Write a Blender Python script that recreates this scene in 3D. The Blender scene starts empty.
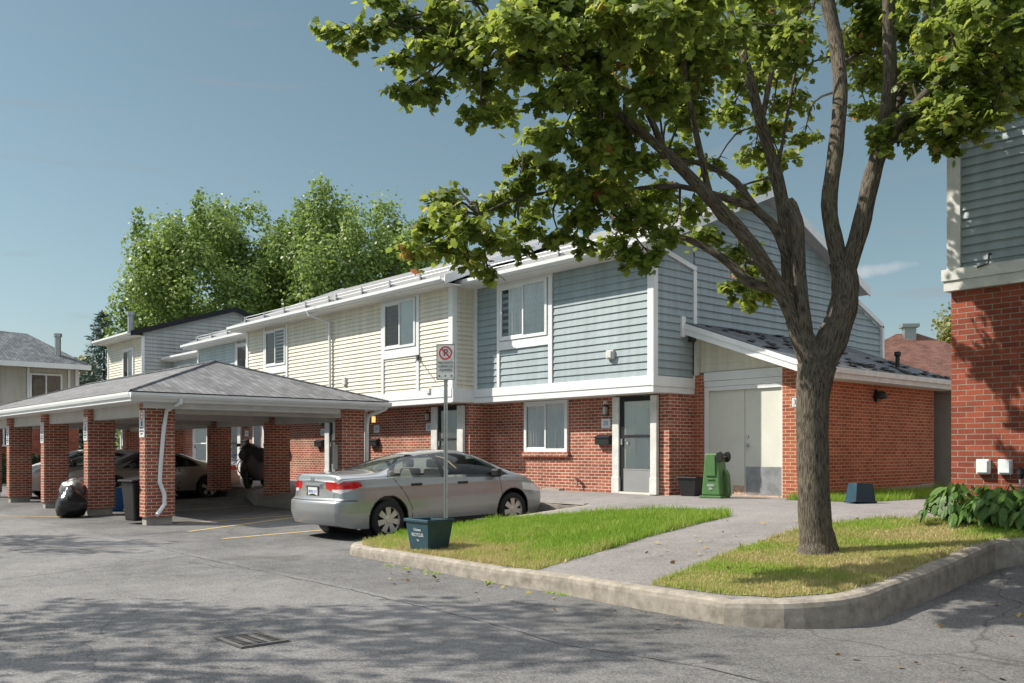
import bpy, math, random
import numpy as np
from mathutils import Vector, Matrix
from mathutils.geometry import delaunay_2d_cdt
random.seed(7)
R = math.radians
scene = bpy.context.scene
COL = scene.collection

# ---------------------------------------------------------------- camera
cam_d = bpy.data.cameras.new('camera')
cam = bpy.data.objects.new('camera', cam_d); COL.objects.link(cam)
cam_d.sensor_width = 36.0
cam_d.lens = 36.0*916/1024
cam_d.shift_y = (452-341.5)/1024
cam_d.clip_end = 3000
cam.location = (0, 0, 1.45)
cam.rotation_euler = Vector((-.7524, .6588, 0)).to_track_quat('-Z', 'Y').to_euler()
scene.camera = cam

# ---------------------------------------------------------------- light
SUN_DIR = Vector((.74*.72, .672*.72, -.695)).normalized()      # the way the light travels
world = bpy.data.worlds.new('World'); scene.world = world; world.use_nodes = True
wn = world.node_tree.nodes; wl = world.node_tree.links
bg = wn['Background']
sky = wn.new('ShaderNodeTexSky'); sky.sky_type = 'NISHITA'; sky.sun_disc = False
sky.sun_elevation = math.asin(-SUN_DIR.z)
sky.sun_rotation = math.atan2(-SUN_DIR.x, -SUN_DIR.y)
sky.air_density = 1.0; sky.dust_density = 0.6; sky.ozone_density = 1.2; sky.altitude = 60
hs = wn.new('ShaderNodeHueSaturation'); hs.inputs['Saturation'].default_value = .82; hs.inputs['Hue'].default_value = .468
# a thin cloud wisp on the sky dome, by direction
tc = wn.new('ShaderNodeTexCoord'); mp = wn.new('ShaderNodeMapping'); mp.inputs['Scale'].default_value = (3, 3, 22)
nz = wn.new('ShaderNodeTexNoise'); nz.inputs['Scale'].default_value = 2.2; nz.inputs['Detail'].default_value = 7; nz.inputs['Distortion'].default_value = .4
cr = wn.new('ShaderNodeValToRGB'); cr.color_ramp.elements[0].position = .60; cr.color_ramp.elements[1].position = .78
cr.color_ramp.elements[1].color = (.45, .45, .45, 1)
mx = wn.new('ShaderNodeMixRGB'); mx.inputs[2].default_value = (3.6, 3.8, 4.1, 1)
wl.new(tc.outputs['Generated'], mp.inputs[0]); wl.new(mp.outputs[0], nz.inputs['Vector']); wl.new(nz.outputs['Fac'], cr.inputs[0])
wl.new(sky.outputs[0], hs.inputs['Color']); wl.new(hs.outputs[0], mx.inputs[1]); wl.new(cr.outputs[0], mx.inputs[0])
# one small torn cloud low in the sky on the right
from math import sqrt
_d = Vector((-.7524, .6588, 0))*916+Vector((.6588, .7524, 0))*(872-512)+Vector((0, 0, 1))*(452-271); _d.normalize(); _u = Vector((_d.y, -_d.x, 0)).normalized()
def vdot(vec):
    q = wn.new('ShaderNodeVectorMath'); q.operation = 'DOT_PRODUCT'; q.inputs[1].default_value = vec; wl.new(tc.outputs['Generated'], q.inputs[0]); return q.outputs['Value']
def mth(op, a, b=None, c=None):
    q = wn.new('ShaderNodeMath'); q.operation = op
    for i, v in enumerate((a, b, c)):
        if v is None: continue
        if isinstance(v, (int, float)): q.inputs[i].default_value = v
        else: wl.new(v, q.inputs[i])
    return q.outputs[0]
uu = mth('DIVIDE', vdot(_u), .050); vv = mth('DIVIDE', mth('SUBTRACT', mth('SUBTRACT', vdot((0, 0, 1)), _d.z), mth('MULTIPLY', vdot(_u), .10)), .0085)
rad = mth('ADD', mth('MULTIPLY', uu, uu), mth('MULTIPLY', vv, vv))
n3 = wn.new('ShaderNodeTexNoise'); n3.inputs['Scale'].default_value = 55; n3.inputs['Detail'].default_value = 6; wl.new(tc.outputs['Generated'], n3.inputs['Vector'])
msk = mth('MULTIPLY', mth('MAXIMUM', mth('SUBTRACT', mth('SUBTRACT', 1.25, rad), mth('MULTIPLY', n3.outputs['Fac'], 1.1)), 0.0), .55)
fwd_ = mth('GREATER_THAN', vdot(_d), 0.0)
msk = mth('MINIMUM', mth('MULTIPLY', msk, fwd_), .45)
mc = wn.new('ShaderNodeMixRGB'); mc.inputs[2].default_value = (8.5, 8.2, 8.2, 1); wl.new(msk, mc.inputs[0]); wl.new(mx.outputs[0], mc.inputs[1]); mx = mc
# brightened zenith above the view, added to raise the ambient light
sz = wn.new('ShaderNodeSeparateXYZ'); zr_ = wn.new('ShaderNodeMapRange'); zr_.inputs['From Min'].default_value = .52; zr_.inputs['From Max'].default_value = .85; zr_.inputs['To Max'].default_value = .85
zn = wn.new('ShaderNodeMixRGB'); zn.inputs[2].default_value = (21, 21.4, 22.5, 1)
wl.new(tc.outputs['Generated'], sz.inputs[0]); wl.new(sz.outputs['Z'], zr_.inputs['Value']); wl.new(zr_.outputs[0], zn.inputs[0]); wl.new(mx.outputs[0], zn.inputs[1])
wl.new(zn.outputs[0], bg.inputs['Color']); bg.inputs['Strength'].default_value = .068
sun_d = bpy.data.lights.new('sun', 'SUN'); sun_d.energy = 5.0; sun_d.angle = R(.55); sun_d.color = (1, .93, .81)
sun = bpy.data.objects.new('sun', sun_d); COL.objects.link(sun); sun.location = (-20, -20, 30)
sun.rotation_euler = SUN_DIR.to_track_quat('-Z', 'Y').to_euler()
scene.view_settings.view_transform = 'Standard'; scene.view_settings.look = 'None'
scene.view_settings.gamma = 1; scene.view_settings.exposure = 0.5
scene.view_settings.use_curve_mapping = False

# ---------------------------------------------------------------- helpers
def mat(name, col, rough=.6, spec=.4, metal=0, var=0, vscale=4, bump=0, bscale=60, coord='Object', var2=None, coat=0, dirt=0):
    """plain painted / coated surface with low frequency colour variation and fine bump"""
    m = bpy.data.materials.new(name); m.use_nodes = True; n = m.node_tree.nodes; l = m.node_tree.links
    p = n['Principled BSDF']; p.inputs['Roughness'].default_value = rough; p.inputs['Metallic'].default_value = metal
    p.inputs['Specular IOR Level'].default_value = spec; p.inputs['Base Color'].default_value = (*col, 1)
    if coat: p.inputs['Coat Weight'].default_value = coat; p.inputs['Coat Roughness'].default_value = .04
    t = n.new('ShaderNodeTexCoord')
    if var or var2:
        nzt = n.new('ShaderNodeTexNoise'); nzt.inputs['Scale'].default_value = vscale; nzt.inputs['Detail'].default_value = 6; nzt.inputs['Roughness'].default_value = .65
        l.new(t.outputs[coord], nzt.inputs['Vector'])
        rp = n.new('ShaderNodeValToRGB'); rp.color_ramp.elements[0].position = .3; rp.color_ramp.elements[1].position = .7
        lo = tuple(c*(1-var) for c in col) if var2 is None else var2
        rp.color_ramp.elements[0].color = (*lo, 1); rp.color_ramp.elements[1].color = (*[min(1, c*(1+var)) for c in col], 1)
        l.new(nzt.outputs['Fac'], rp.inputs[0]); l.new(rp.outputs[0], p.inputs['Base Color'])
        m['ramp'] = rp.name
    if 'siding' in name:
        ms_ = n.new('ShaderNodeMapping'); ms_.inputs['Scale'].default_value = (5, 5, .35); l.new(t.outputs[coord], ms_.inputs[0])
        ns_ = n.new('ShaderNodeTexNoise'); ns_.inputs['Scale'].default_value = 1.6; ns_.inputs['Detail'].default_value = 6; l.new(ms_.outputs[0], ns_.inputs['Vector'])
        rs_ = n.new('ShaderNodeMapRange'); rs_.inputs['From Min'].default_value = .3; rs_.inputs['From Max'].default_value = .7; rs_.inputs['To Min'].default_value = .86; rs_.inputs['To Max'].default_value = 1.06; l.new(ns_.outputs['Fac'], rs_.inputs['Value'])
        sc_ = n.new('ShaderNodeVectorMath'); sc_.operation = 'SCALE'; l.new(rp.outputs[0], sc_.inputs[0]); l.new(rs_.outputs[0], sc_.inputs['Scale']); l.new(sc_.outputs[0], p.inputs['Base Color'])
    if bump:
        nb = n.new('ShaderNodeTexNoise'); nb.inputs['Scale'].default_value = bscale; nb.inputs['Detail'].default_value = 5
        l.new(t.outputs[coord], nb.inputs['Vector'])
        b = n.new('ShaderNodeBump'); b.inputs['Strength'].default_value = bump; b.inputs['Distance'].default_value = .02
        l.new(nb.outputs['Fac'], b.inputs['Height']); l.new(b.outputs[0], p.inputs['Normal'])
    return m

def brick_mat(name, c1=(.30, .062, .034), c2=(.17, .036, .024), mortar=(.36, .29, .23), w=.2, h=.0667, ms=.011, weather=.35):
    m = bpy.data.materials.new(name); m.use_nodes = True; n = m.node_tree.nodes; l = m.node_tree.links
    p = n['Principled BSDF']; p.inputs['Roughness'].default_value = .88; p.inputs['Specular IOR Level'].default_value = .2
    uv = n.new('ShaderNodeUVMap'); b = n.new('ShaderNodeTexBrick')
    b.offset = .5; b.inputs['Scale'].default_value = 1; b.inputs['Brick Width'].default_value = w; b.inputs['Row Height'].default_value = h
    b.inputs['Mortar Size'].default_value = ms/2; b.inputs['Mortar Smooth'].default_value = .15; b.inputs['Bias'].default_value = -.1
    b.inputs['Color1'].default_value = (*c1, 1); b.inputs['Color2'].default_value = (*c2, 1); b.inputs['Mortar'].default_value = (*mortar, 1)
    # wobble so that courses are not ruler straight
    nd = n.new('ShaderNodeTexNoise'); nd.inputs['Scale'].default_value = 9; nd.inputs['Detail'].default_value = 2
    vm = n.new('ShaderNodeVectorMath'); vm.operation = 'MULTIPLY_ADD'; vm.inputs[1].default_value = (.008, .006, 0)
    l.new(uv.outputs[0], nd.inputs['Vector']); l.new(nd.outputs['Color'], vm.inputs[0]); l.new(uv.outputs[0], vm.inputs[2]); l.new(vm.outputs[0], b.inputs['Vector'])
    n1 = n.new('ShaderNodeTexNoise'); n1.inputs['Scale'].default_value = 1.3; n1.inputs['Detail'].default_value = 8; n1.inputs['Roughness'].default_value = .7
    l.new(uv.outputs[0], n1.inputs['Vector'])
    r1 = n.new('ShaderNodeMapRange'); r1.inputs['From Min'].default_value = .3; r1.inputs['From Max'].default_value = .7; r1.inputs['To Min'].default_value = 1-weather; r1.inputs['To Max'].default_value = 1+weather*.6
    l.new(n1.outputs['Fac'], r1.inputs['Value'])
    n2 = n.new('ShaderNodeTexNoise'); n2.inputs['Scale'].default_value = 70; n2.inputs['Detail'].default_value = 4; l.new(uv.outputs[0], n2.inputs['Vector'])
    r2 = n.new('ShaderNodeMapRange'); r2.inputs['From Min'].default_value = .25; r2.inputs['From Max'].default_value = .75; r2.inputs['To Min'].default_value = .75; r2.inputs['To Max'].default_value = 1.25
    l.new(n2.outputs['Fac'], r2.inputs['Value'])
    mm = n.new('ShaderNodeMath'); mm.operation = 'MULTIPLY'; l.new(r1.outputs[0], mm.inputs[0]); l.new(r2.outputs[0], mm.inputs[1])
    mv = n.new('ShaderNodeVectorMath'); mv.operation = 'SCALE'; l.new(b.outputs['Color'], mv.inputs[0]); l.new(mm.outputs[0], mv.inputs['Scale'])
    l.new(mv.outputs[0], p.inputs['Base Color'])
    bp = n.new('ShaderNodeBump'); bp.invert = True; bp.inputs['Strength'].default_value = .7; bp.inputs['Distance'].default_value = .01
    ad = n.new('ShaderNodeMath'); ad.operation = 'MULTIPLY_ADD'; ad.inputs[1].default_value = -.35
    l.new(n2.outputs['Fac'], ad.inputs[0]); l.new(b.outputs['Fac'], ad.inputs[2]); l.new(ad.outputs[0], bp.inputs['Height']); l.new(bp.outputs[0], p.inputs['Normal'])
    return m

class MB:
    def __init__(s): s.v = []; s.f = []; s.uv = []; s.m = []
    def poly(s, pts, mi=0, uv=None):
        i = len(s.v); s.v += [tuple(p) for p in pts]; s.f.append(tuple(range(i, i+len(pts)))); s.m.append(mi)
        if uv is None:
            a, b, c = Vector(pts[0]), Vector(pts[1]), Vector(pts[2]); nn = (b-a).cross(c-a)
            if nn.length < 1e-12 and len(pts) > 3: nn = (c-a).cross(Vector(pts[3])-a)
            ax, ay, az = abs(nn.x), abs(nn.y), abs(nn.z)
            if az > ax and az > ay: uv = [(p[0], p[1]) for p in pts]
            elif ax > ay: uv = [(p[1]+.07, p[2]) for p in pts]
            else: uv = [(p[0], p[2]) for p in pts]
        s.uv += uv
    def box(s, x0, x1, y0, y1, z0, z1, mi=0, M=None, tx=0, ty=0):
        """box; tx,ty shrink the bottom (taper)"""
        c = [(x0+tx, y0+ty, z0), (x1-tx, y0+ty, z0), (x1-tx, y1-ty, z0), (x0+tx, y1-ty, z0), (x0, y0, z1), (x1, y0, z1), (x1, y1, z1), (x0, y1, z1)]
        if M is not None: c = [tuple(M @ Vector(p)) for p in c]
        for q in ((0, 3, 2, 1), (4, 5, 6, 7), (0, 1, 5, 4), (1, 2, 6, 5), (2, 3, 7, 6), (3, 0, 4, 7)): s.poly([c[k] for k in q], mi)
        return s
    def prism(s, pts, d, mi=0):
        """pts: planar 3D loop, extruded by vector d"""
        d = Vector(d); a = [Vector(p) for p in pts]; b = [p+d for p in a]; n = len(a)
        s.poly(a[::-1], mi); s.poly(b, mi)
        for i in range(n): s.poly([a[i], a[(i+1) % n], b[(i+1) % n], b[i]], mi)
        return s
    def tube(s, path, rad, seg=8, mi=0, cap=True):
        pts = [Vector(p) for p in path]; n = len(pts)
        rr = rad if isinstance(rad, (list, tuple)) else [rad]*n
        base = len(s.v); up = Vector((0, 0, 1)); prevx = None; acc = 0
        for i, p in enumerate(pts):
            t = (pts[min(i+1, n-1)]-pts[max(i-1, 0)]).normalized()
            if prevx is None:
                x = t.cross(up)
                if x.length < .1: x = t.cross(Vector((1, 0, 0)))
            else: x = prevx - t*prevx.dot(t)
            x.normalize(); y = t.cross(x); prevx = x
            for k in range(seg):
                a = 2*math.pi*k/seg; s.v.append(tuple(p+(x*math.cos(a)+y*math.sin(a))*rr[i]))
        for i in range(n-1):
            L = (pts[i+1]-pts[i]).length
            for k in range(seg):
                k2 = (k+1) % seg; s.f.append((base+i*seg+k, base+i*seg+k2, base+(i+1)*seg+k2, base+(i+1)*seg+k)); s.m.append(mi)
                c = 2*math.pi*rr[i]/seg
                s.uv += [(k*c, acc), ((k+1)*c, acc), ((k+1)*c, acc+L), (k*c, acc+L)]
            acc += L
        if cap:
            for o, rev in ((0, False), ((n-1)*seg, True)):
                q = tuple(base+o+k for k in range(seg)); q = q if rev else q[::-1]
                s.f.append(q); s.m.append(mi); s.uv += [(0, 0)]*seg
        return s
    def lathe(s, prof, c, axis='Z', seg=24, mi=0, a0=0, a1=2*math.pi):
        c = Vector(c); full = abs(a1-a0-2*math.pi) < 1e-6; ns = seg if full else seg+1; base = len(s.v)
        for i in range(ns):
            a = a0+(a1-a0)*i/seg
            for r, h in prof:
                if axis == 'Z': q = Vector((r*math.cos(a), r*math.sin(a), h))
                elif axis == 'X': q = Vector((h, r*math.cos(a), r*math.sin(a)))
                else: q = Vector((r*math.cos(a), h, r*math.sin(a)))
                s.v.append(tuple(c+q))
        n = len(prof)
        for i in range(seg):
            j = (i+1) % ns
            for k in range(n-1):
                s.f.append((base+i*n+k, base+j*n+k, base+j*n+k+1, base+i*n+k+1)); s.m.append(mi); s.uv += [(0, 0)]*4
        return s
    def build(s, name, mats, parent=None, smooth=False, bevel=0):
        me = bpy.data.meshes.new(name); me.from_pydata(s.v, [], s.f)
        mats = mats if isinstance(mats, (list, tuple)) else [mats]
        for m in mats: me.materials.append(m)
        me.polygons.foreach_set('material_index', s.m)
        ul = me.uv_layers.new(name='UVMap'); ul.data.foreach_set('uv', [c for q in s.uv for c in q])
        if smooth: me.polygons.foreach_set('use_smooth', [True]*len(s.f))
        me.update()
        o = bpy.data.objects.new(name, me); COL.objects.link(o)
        if parent is not None: o.parent = parent
        if bevel:
            md = o.modifiers.new('weld', 'WELD'); md.merge_threshold = .0005
            md = o.modifiers.new('bevel', 'BEVEL'); md.width = bevel; md.segments = 2; md.limit_method = 'ANGLE'
        return o

def pieces(mb, name, mats, parent=None, bevel=0):
    """every box or prism collected in mb becomes a board of its own"""
    out = []; i = 0
    while i < len(mb.f):
        k = 6; q = MB(); n = 0
        while n < k and i < len(mb.f):
            f = mb.f[i]; q.poly([mb.v[j] for j in f], mb.m[i]); i += 1; n += 1
        out.append(q.build(name, mats, parent, bevel=bevel))
    return out

def fastmesh(name, V, Fs, mats, parent=None, smooth=False, mi=None, attr=None):
    """V (n,3) array, Fs (m,k) array of equal sized faces"""
    me = bpy.data.meshes.new(name); m, k = Fs.shape
    me.vertices.add(len(V)); me.vertices.foreach_set('co', V.astype(np.float32).ravel())
    me.loops.add(m*k); me.loops.foreach_set('vertex_index', Fs.astype(np.int32).ravel())
    me.polygons.add(m); me.polygons.foreach_set('loop_start', np.arange(0, m*k, k, dtype=np.int32))
    me.polygons.foreach_set('loop_total', np.full(m, k, dtype=np.int32))
    for x in (mats if isinstance(mats, (list, tuple)) else [mats]): me.materials.append(x)
    if mi is not None: me.polygons.foreach_set('material_index', mi.astype(np.int32))
    if smooth: me.polygons.foreach_set('use_smooth', np.ones(m, dtype=bool))
    me.update(calc_edges=True); me.validate()
    if attr is not None:
        at = me.attributes.new('rnd', 'FLOAT', 'POINT'); at.data.foreach_set('value', attr.astype(np.float32))
    o = bpy.data.objects.new(name, me); COL.objects.link(o)
    if parent is not None: o.parent = parent
    return o

def tag(o, label=None, cat=None, group=None, kind=None):
    if label: o['label'] = label
    if cat: o['category'] = cat
    if group: o['group'] = group
    if kind: o['kind'] = kind
    return o
def thing(name, label, cat, loc=(0, 0, 0), rz=0, group=None):
    o = bpy.data.objects.new(name, None); COL.objects.link(o); o.location = loc; o.rotation_euler = (0, 0, rz); o.empty_display_size = .2
    return tag(o, label, cat, group)
def copy_tree(o, loc=None, rz=None, label=None, parent=None):
    c = o.copy(); COL.objects.link(c)
    if parent is not None: c.parent = parent
    if loc is not None: c.location = loc
    if rz is not None: c.rotation_euler = (0, 0, rz)
    if label: c['label'] = label
    for ch in list(o.children): copy_tree(ch, parent=c)
    return c
def text(name, body, size, m, loc, rot, parent=None, ext=.001, sx=1):
    cu = bpy.data.curves.new(name, 'FONT'); cu.body = body; cu.size = size; cu.extrude = ext; cu.align_x = 'CENTER'; cu.align_y = 'CENTER'
    cu.materials.append(m); o = bpy.data.objects.new(name, cu); COL.objects.link(o); o.location = loc; o.rotation_euler = rot; o.scale = (sx, 1, 1)
    me = bpy.data.meshes.new_from_object(o); bpy.data.objects.remove(o); o = bpy.data.objects.new(name, me); COL.objects.link(o); o.location = loc; o.rotation_euler = rot; o.scale = (sx, 1, 1)
    if not me.materials: me.materials.append(m)
    if parent is not None: o.parent = parent
    return o

# ---------------------------------------------------------------- materials
M = {}
M['brick'] = brick_mat('brick_red', c1=(.37, .115, .072), c2=(.22, .062, .042), mortar=(.60, .50, .41), ms=.014)
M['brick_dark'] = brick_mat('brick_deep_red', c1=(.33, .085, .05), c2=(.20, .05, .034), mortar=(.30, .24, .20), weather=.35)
M['brick_orange'] = brick_mat('brick_orange', c1=(.42, .13, .068), c2=(.27, .074, .042), mortar=(.55, .40, .28), ms=.013, weather=.25)
M['cream'] = mat('cream_siding', (.70, .665, .57), .5, var=.05, vscale=1.5, bump=.05, bscale=120)
M['blue'] = mat('blue_grey_siding', (.285, .345, .372), .5, var=.08, vscale=1.5, bump=.05, bscale=120)
M['paleblue'] = mat('pale_blue_siding', (.46, .54, .58), .5, var=.05, vscale=1.5)
M['beige'] = mat('beige_siding', (.50, .475, .425), .55, var=.05, vscale=1.5)
M['greysiding'] = mat('grey_siding', (.40, .41, .40), .55, var=.05, vscale=1.5)
M['white'] = mat('white_trim_paint', (.70, .72, .74), .45, var=.06, vscale=3, bump=.04, bscale=80)
M['whitedirty'] = mat('weathered_white_paint', (.60, .60, .58), .55, var=.16, vscale=5, bump=.08, bscale=60)
M['shingle'] = brick_mat('grey_shingles', c1=(.20, .20, .205), c2=(.12, .12, .125), mortar=(.07, .07, .075), w=.3, h=.14, ms=.012, weather=.3)
M['shingle_dark'] = brick_mat('slate_grey_shingles', c1=(.13, .145, .16), c2=(.07, .08, .09), mortar=(.04, .04, .05), w=.3, h=.14, ms=.014, weather=.5)
M['shingle_brown'] = brick_mat('brown_shingles', c1=(.17, .085, .065), c2=(.11, .055, .045), mortar=(.06, .035, .03), w=.3, h=.14, ms=.012)
M['roofpale'] = mat('pale_roof_courses', (.46, .46, .47), .6, var=.12, vscale=3)
M['soffit'] = mat('soffit_white', (.72, .71, .69), .6, var=.06)
M['concrete'] = mat('concrete', (.36, .335, .30), .9, .2, var=.22, vscale=7, bump=.35, bscale=90)
M['darkframe'] = mat('charcoal_frame', (.02, .021, .026), .6, .2)
M['black'] = mat('black_plastic', (.018, .018, .02), .42, var=.2)
M['rubber'] = mat('tyre_rubber', (.022, .022, .022), .85, .2, bump=.1)
M['steel'] = mat('galvanised_steel', (.42, .43, .44), .42, metal=.8, var=.15, vscale=20)
M['bolt'] = mat('dark_bolt', (.05, .05, .055), .5)
M['yellow'] = mat('road_line_yellow', (.55, .38, .11), .85, .2, var2=(.30, .25, .17), vscale=14)
M['door'] = mat('door_white_paint', (.74, .76, .75), .5, var=.05, vscale=2)
M['doorcream'] = mat('metal_door_cream', (.60, .60, .54), .5, var=.07, vscale=1.4, bump=.03)
M['kick'] = mat('kick_plate', (.30, .31, .33), .45, metal=.5, var=.25, vscale=6)
M['rust'] = mat('rusty_cream', (.58, .55, .47), .6, var2=(.34, .13, .05), vscale=9)
M['screen'] = mat('grey_screen_panel', (.24, .245, .25), .5, var=.08)
M['curtain'] = mat('curtain_cloth', (.76, .77, .78), .9, var=.06)
M['curtaindark'] = mat('curtain_brown', (.16, .12, .105), .9, var=.3, vscale=3)
M['room'] = mat('room_dark', (.03, .03, .032), .9)
M['green'] = mat('green_bin_plastic', (.07, .165, .055), .5, var=.14, vscale=5)
M['teal'] = mat('teal_box_plastic', (.022, .06, .08), .45, var=.15, vscale=8)
M['bluebox'] = mat('blue_bin_plastic', (.015, .10, .33), .45, var=.15)
M['dblue'] = mat('deep_blue_box', (.014, .05, .075), .5, var=.2)
M['bag'] = mat('black_garbage_bag', (.012, .012, .013), .18, .6, bump=.5, bscale=14)
M['cover'] = mat('black_cover_cloth', (.014, .014, .016), .55, bump=.5, bscale=9)
M['ink'] = mat('sign_ink', (.03, .03, .035), .6)
M['red'] = mat('sign_red', (.50, .02, .03), .5)
M['bluei'] = mat('sign_blue', (.04, .09, .35), .5)
M['signwhite'] = mat('sign_white', (.62, .64, .66), .35, var=.08, vscale=20)
M['lampglass'] = mat('frosted_lamp_glass', (.45, .45, .42), .3)
M['bark'] = mat('maple_bark', (.155, .135, .112), .95, .1, var=.35, vscale=10)
M['lampwarm'] = mat('lit_lamp_glass', (.7, .5, .25), .3)
_p = M['lampwarm'].node_tree.nodes['Principled BSDF']; _p.inputs['Emission Color'].default_value = (1, .55, .16, 1); _p.inputs['Emission Strength'].default_value = 1.0
M['hood'] = mat('chrome', (.7, .7, .72), .15, metal=1)

def glass_mat(name, tint, fres=1.45, tr=True):
    m = bpy.data.materials.new(name); m.use_nodes = True; n = m.node_tree.nodes; l = m.node_tree.links
    n.remove(n['Principled BSDF']); out = n['Material Output']
    t = n.new('ShaderNodeBsdfTransparent'); t.inputs[0].default_value = (*tint, 1)
    g = n.new('ShaderNodeBsdfGlossy'); g.inputs['Roughness'].default_value = .02; g.inputs[0].default_value = (.9, .93, .95, 1)
    fr = n.new('ShaderNodeFresnel'); fr.inputs[0].default_value = fres
    nb = n.new('ShaderNodeTexNoise'); nb.inputs['Scale'].default_value = 1.1
    b = n.new('ShaderNodeBump'); b.inputs['Strength'].default_value = .03; b.inputs['Distance'].default_value = .2
    l.new(nb.outputs['Fac'], b.inputs['Height']); l.new(b.outputs[0], g.inputs['Normal']); l.new(b.outputs[0], fr.inputs['Normal'])
    mxs = n.new('ShaderNodeMixShader'); l.new(fr.outputs[0], mxs.inputs[0]); l.new(t.outputs[0], mxs.inputs[1]); l.new(g.outputs[0], mxs.inputs[2])
    l.new(mxs.outputs[0], out.inputs[0]); return m
M['glass'] = glass_mat('window_glass', (.95, .97, .97), 1.45)
M['carglass'] = glass_mat('car_glass', (.66, .71, .69), 1.45)

# bark: long vertical plates
def bark():
    m = M['bark']; n = m.node_tree.nodes; l = m.node_tree.links; p = n['Principled BSDF']
    uv = n.new('ShaderNodeUVMap'); mp = n.new('ShaderNodeMapping'); mp.inputs['Scale'].default_value = (75, 9, 1)
    v = n.new('ShaderNodeTexNoise'); v.inputs['Scale'].default_value = 1; v.inputs['Detail'].default_value = 6; v.inputs['Roughness'].default_value = .62; v.inputs['Distortion'].default_value = .5
    l.new(uv.outputs[0], mp.inputs[0]); l.new(mp.outputs[0], v.inputs['Vector'])
    rp = n.new('ShaderNodeValToRGB'); rp.color_ramp.elements[0].position = .36; rp.color_ramp.elements[1].position = .6
    rp.color_ramp.elements[0].color = (.045, .037, .030, 1); rp.color_ramp.elements[1].color = (.215, .185, .15, 1)
    l.new(v.outputs['Fac'], rp.inputs[0])
    n2 = n.new('ShaderNodeTexNoise'); n2.inputs['Scale'].default_value = 5; n2.inputs['Detail'].default_value = 5
    t = n.new('ShaderNodeTexCoord'); l.new(t.outputs['Object'], n2.inputs['Vector'])
    r2 = n.new('ShaderNodeValToRGB'); r2.color_ramp.elements[0].position = .56; r2.color_ramp.elements[1].position = .72; r2.color_ramp.elements[0].color = (0, 0, 0, 1); r2.color_ramp.elements[1].color = (.45, .45, .45, 1)
    l.new(n2.outputs['Fac'], r2.inputs[0])
    mxr = n.new('ShaderNodeMixRGB'); mxr.inputs[2].default_value = (.21, .20, .115, 1); l.new(r2.outputs[0], mxr.inputs[0]); l.new(rp.outputs[0], mxr.inputs[1]); l.new(mxr.outputs[0], p.inputs['Base Color'])
    b = n.new('ShaderNodeBump'); b.inputs['Strength'].default_value = 1; b.inputs['Distance'].default_value = .035; l.new(v.outputs['Fac'], b.inputs['Height']); l.new(b.outputs[0], p.inputs['Normal'])
bark()

def leaf_mat(name, stops, trans=.35, rough=.45):
    """stops: list of (pos, colour) over the per leaf random attribute"""
    m = bpy.data.materials.new(name); m.use_nodes = True; n = m.node_tree.nodes; l = m.node_tree.links
    p = n['Principled BSDF']; p.inputs['Roughness'].default_value = rough; p.inputs['Specular IOR Level'].default_value = .35; out = n['Material Output']
    a = n.new('ShaderNodeAttribute'); a.attribute_name = 'rnd'
    rp = n.new('ShaderNodeValToRGB'); e = rp.color_ramp.elements
    e[0].position, e[0].color = stops[0][0], (*stops[0][1], 1); e[1].position, e[1].color = stops[-1][0], (*stops[-1][1], 1)
    for q, c in stops[1:-1]:
        x = e.new(q); x.color = (*c, 1)
    l.new(a.outputs['Fac'], rp.inputs[0]); l.new(rp.outputs[0], p.inputs['Base Color'])
    tr = n.new('ShaderNodeBsdfTranslucent'); mxs = n.new('ShaderNodeMixShader'); mxs.inputs[0].default_value = trans
    hs = n.new('ShaderNodeHueSaturation'); hs.inputs['Value'].default_value = 1.5; hs.inputs['Hue'].default_value = .485; l.new(rp.outputs[0], hs.inputs['Color']); l.new(hs.outputs[0], tr.inputs[0])
    l.new(p.outputs[0], mxs.inputs[1]); l.new(tr.outputs[0], mxs.inputs[2]); l.new(mxs.outputs[0], out.inputs[0]); return m
M['maple'] = leaf_mat('maple_leaf', [(0, (.075, .12, .024)), (.45, (.17, .235, .04)), (.86, (.27, .33, .065)), (.97, (.36, .30, .08)), (1, (.34, .16, .06))], .52)
M['poplar'] = leaf_mat('poplar_leaf', [(0, (.065, .125, .03)), (.6, (.15, .235, .055)), (1, (.23, .31, .095))], .42)
M['spruce'] = leaf_mat('spruce_needles', [(0, (.05, .09, .075)), (1, (.13, .19, .17))], .1)
M['yellowtree'] = leaf_mat('yellow_green_leaf', [(0, (.10, .13, .03)), (1, (.26, .24, .06))], .3)
M['hosta'] = leaf_mat('hosta_leaf', [(0, (.045, .11, .02)), (1, (.14, .25, .055))], .35, .5)
M['hedge'] = leaf_mat('hedge_leaf', [(0, (.02, .045, .015)), (1, (.045, .08, .025))], .2)
M['fallen'] = leaf_mat('fallen_leaf', [(0, (.12, .06, .03)), (.6, (.28, .17, .06)), (1, (.38, .30, .08))], .1, .7)
def grassm():
    m = leaf_mat('grass_blade', [(0, (.12, .24, .02)), (.40, (.22, .36, .04)), (.68, (.36, .35, .12)), (1, (.50, .40, .23))], .3, .6); return m
M['grass'] = grassm()
M['soil'] = mat('lawn_soil', (.24, .21, .09), .95, .1, var2=(.12, .17, .04), vscale=5, bump=.5, bscale=60)

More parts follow.
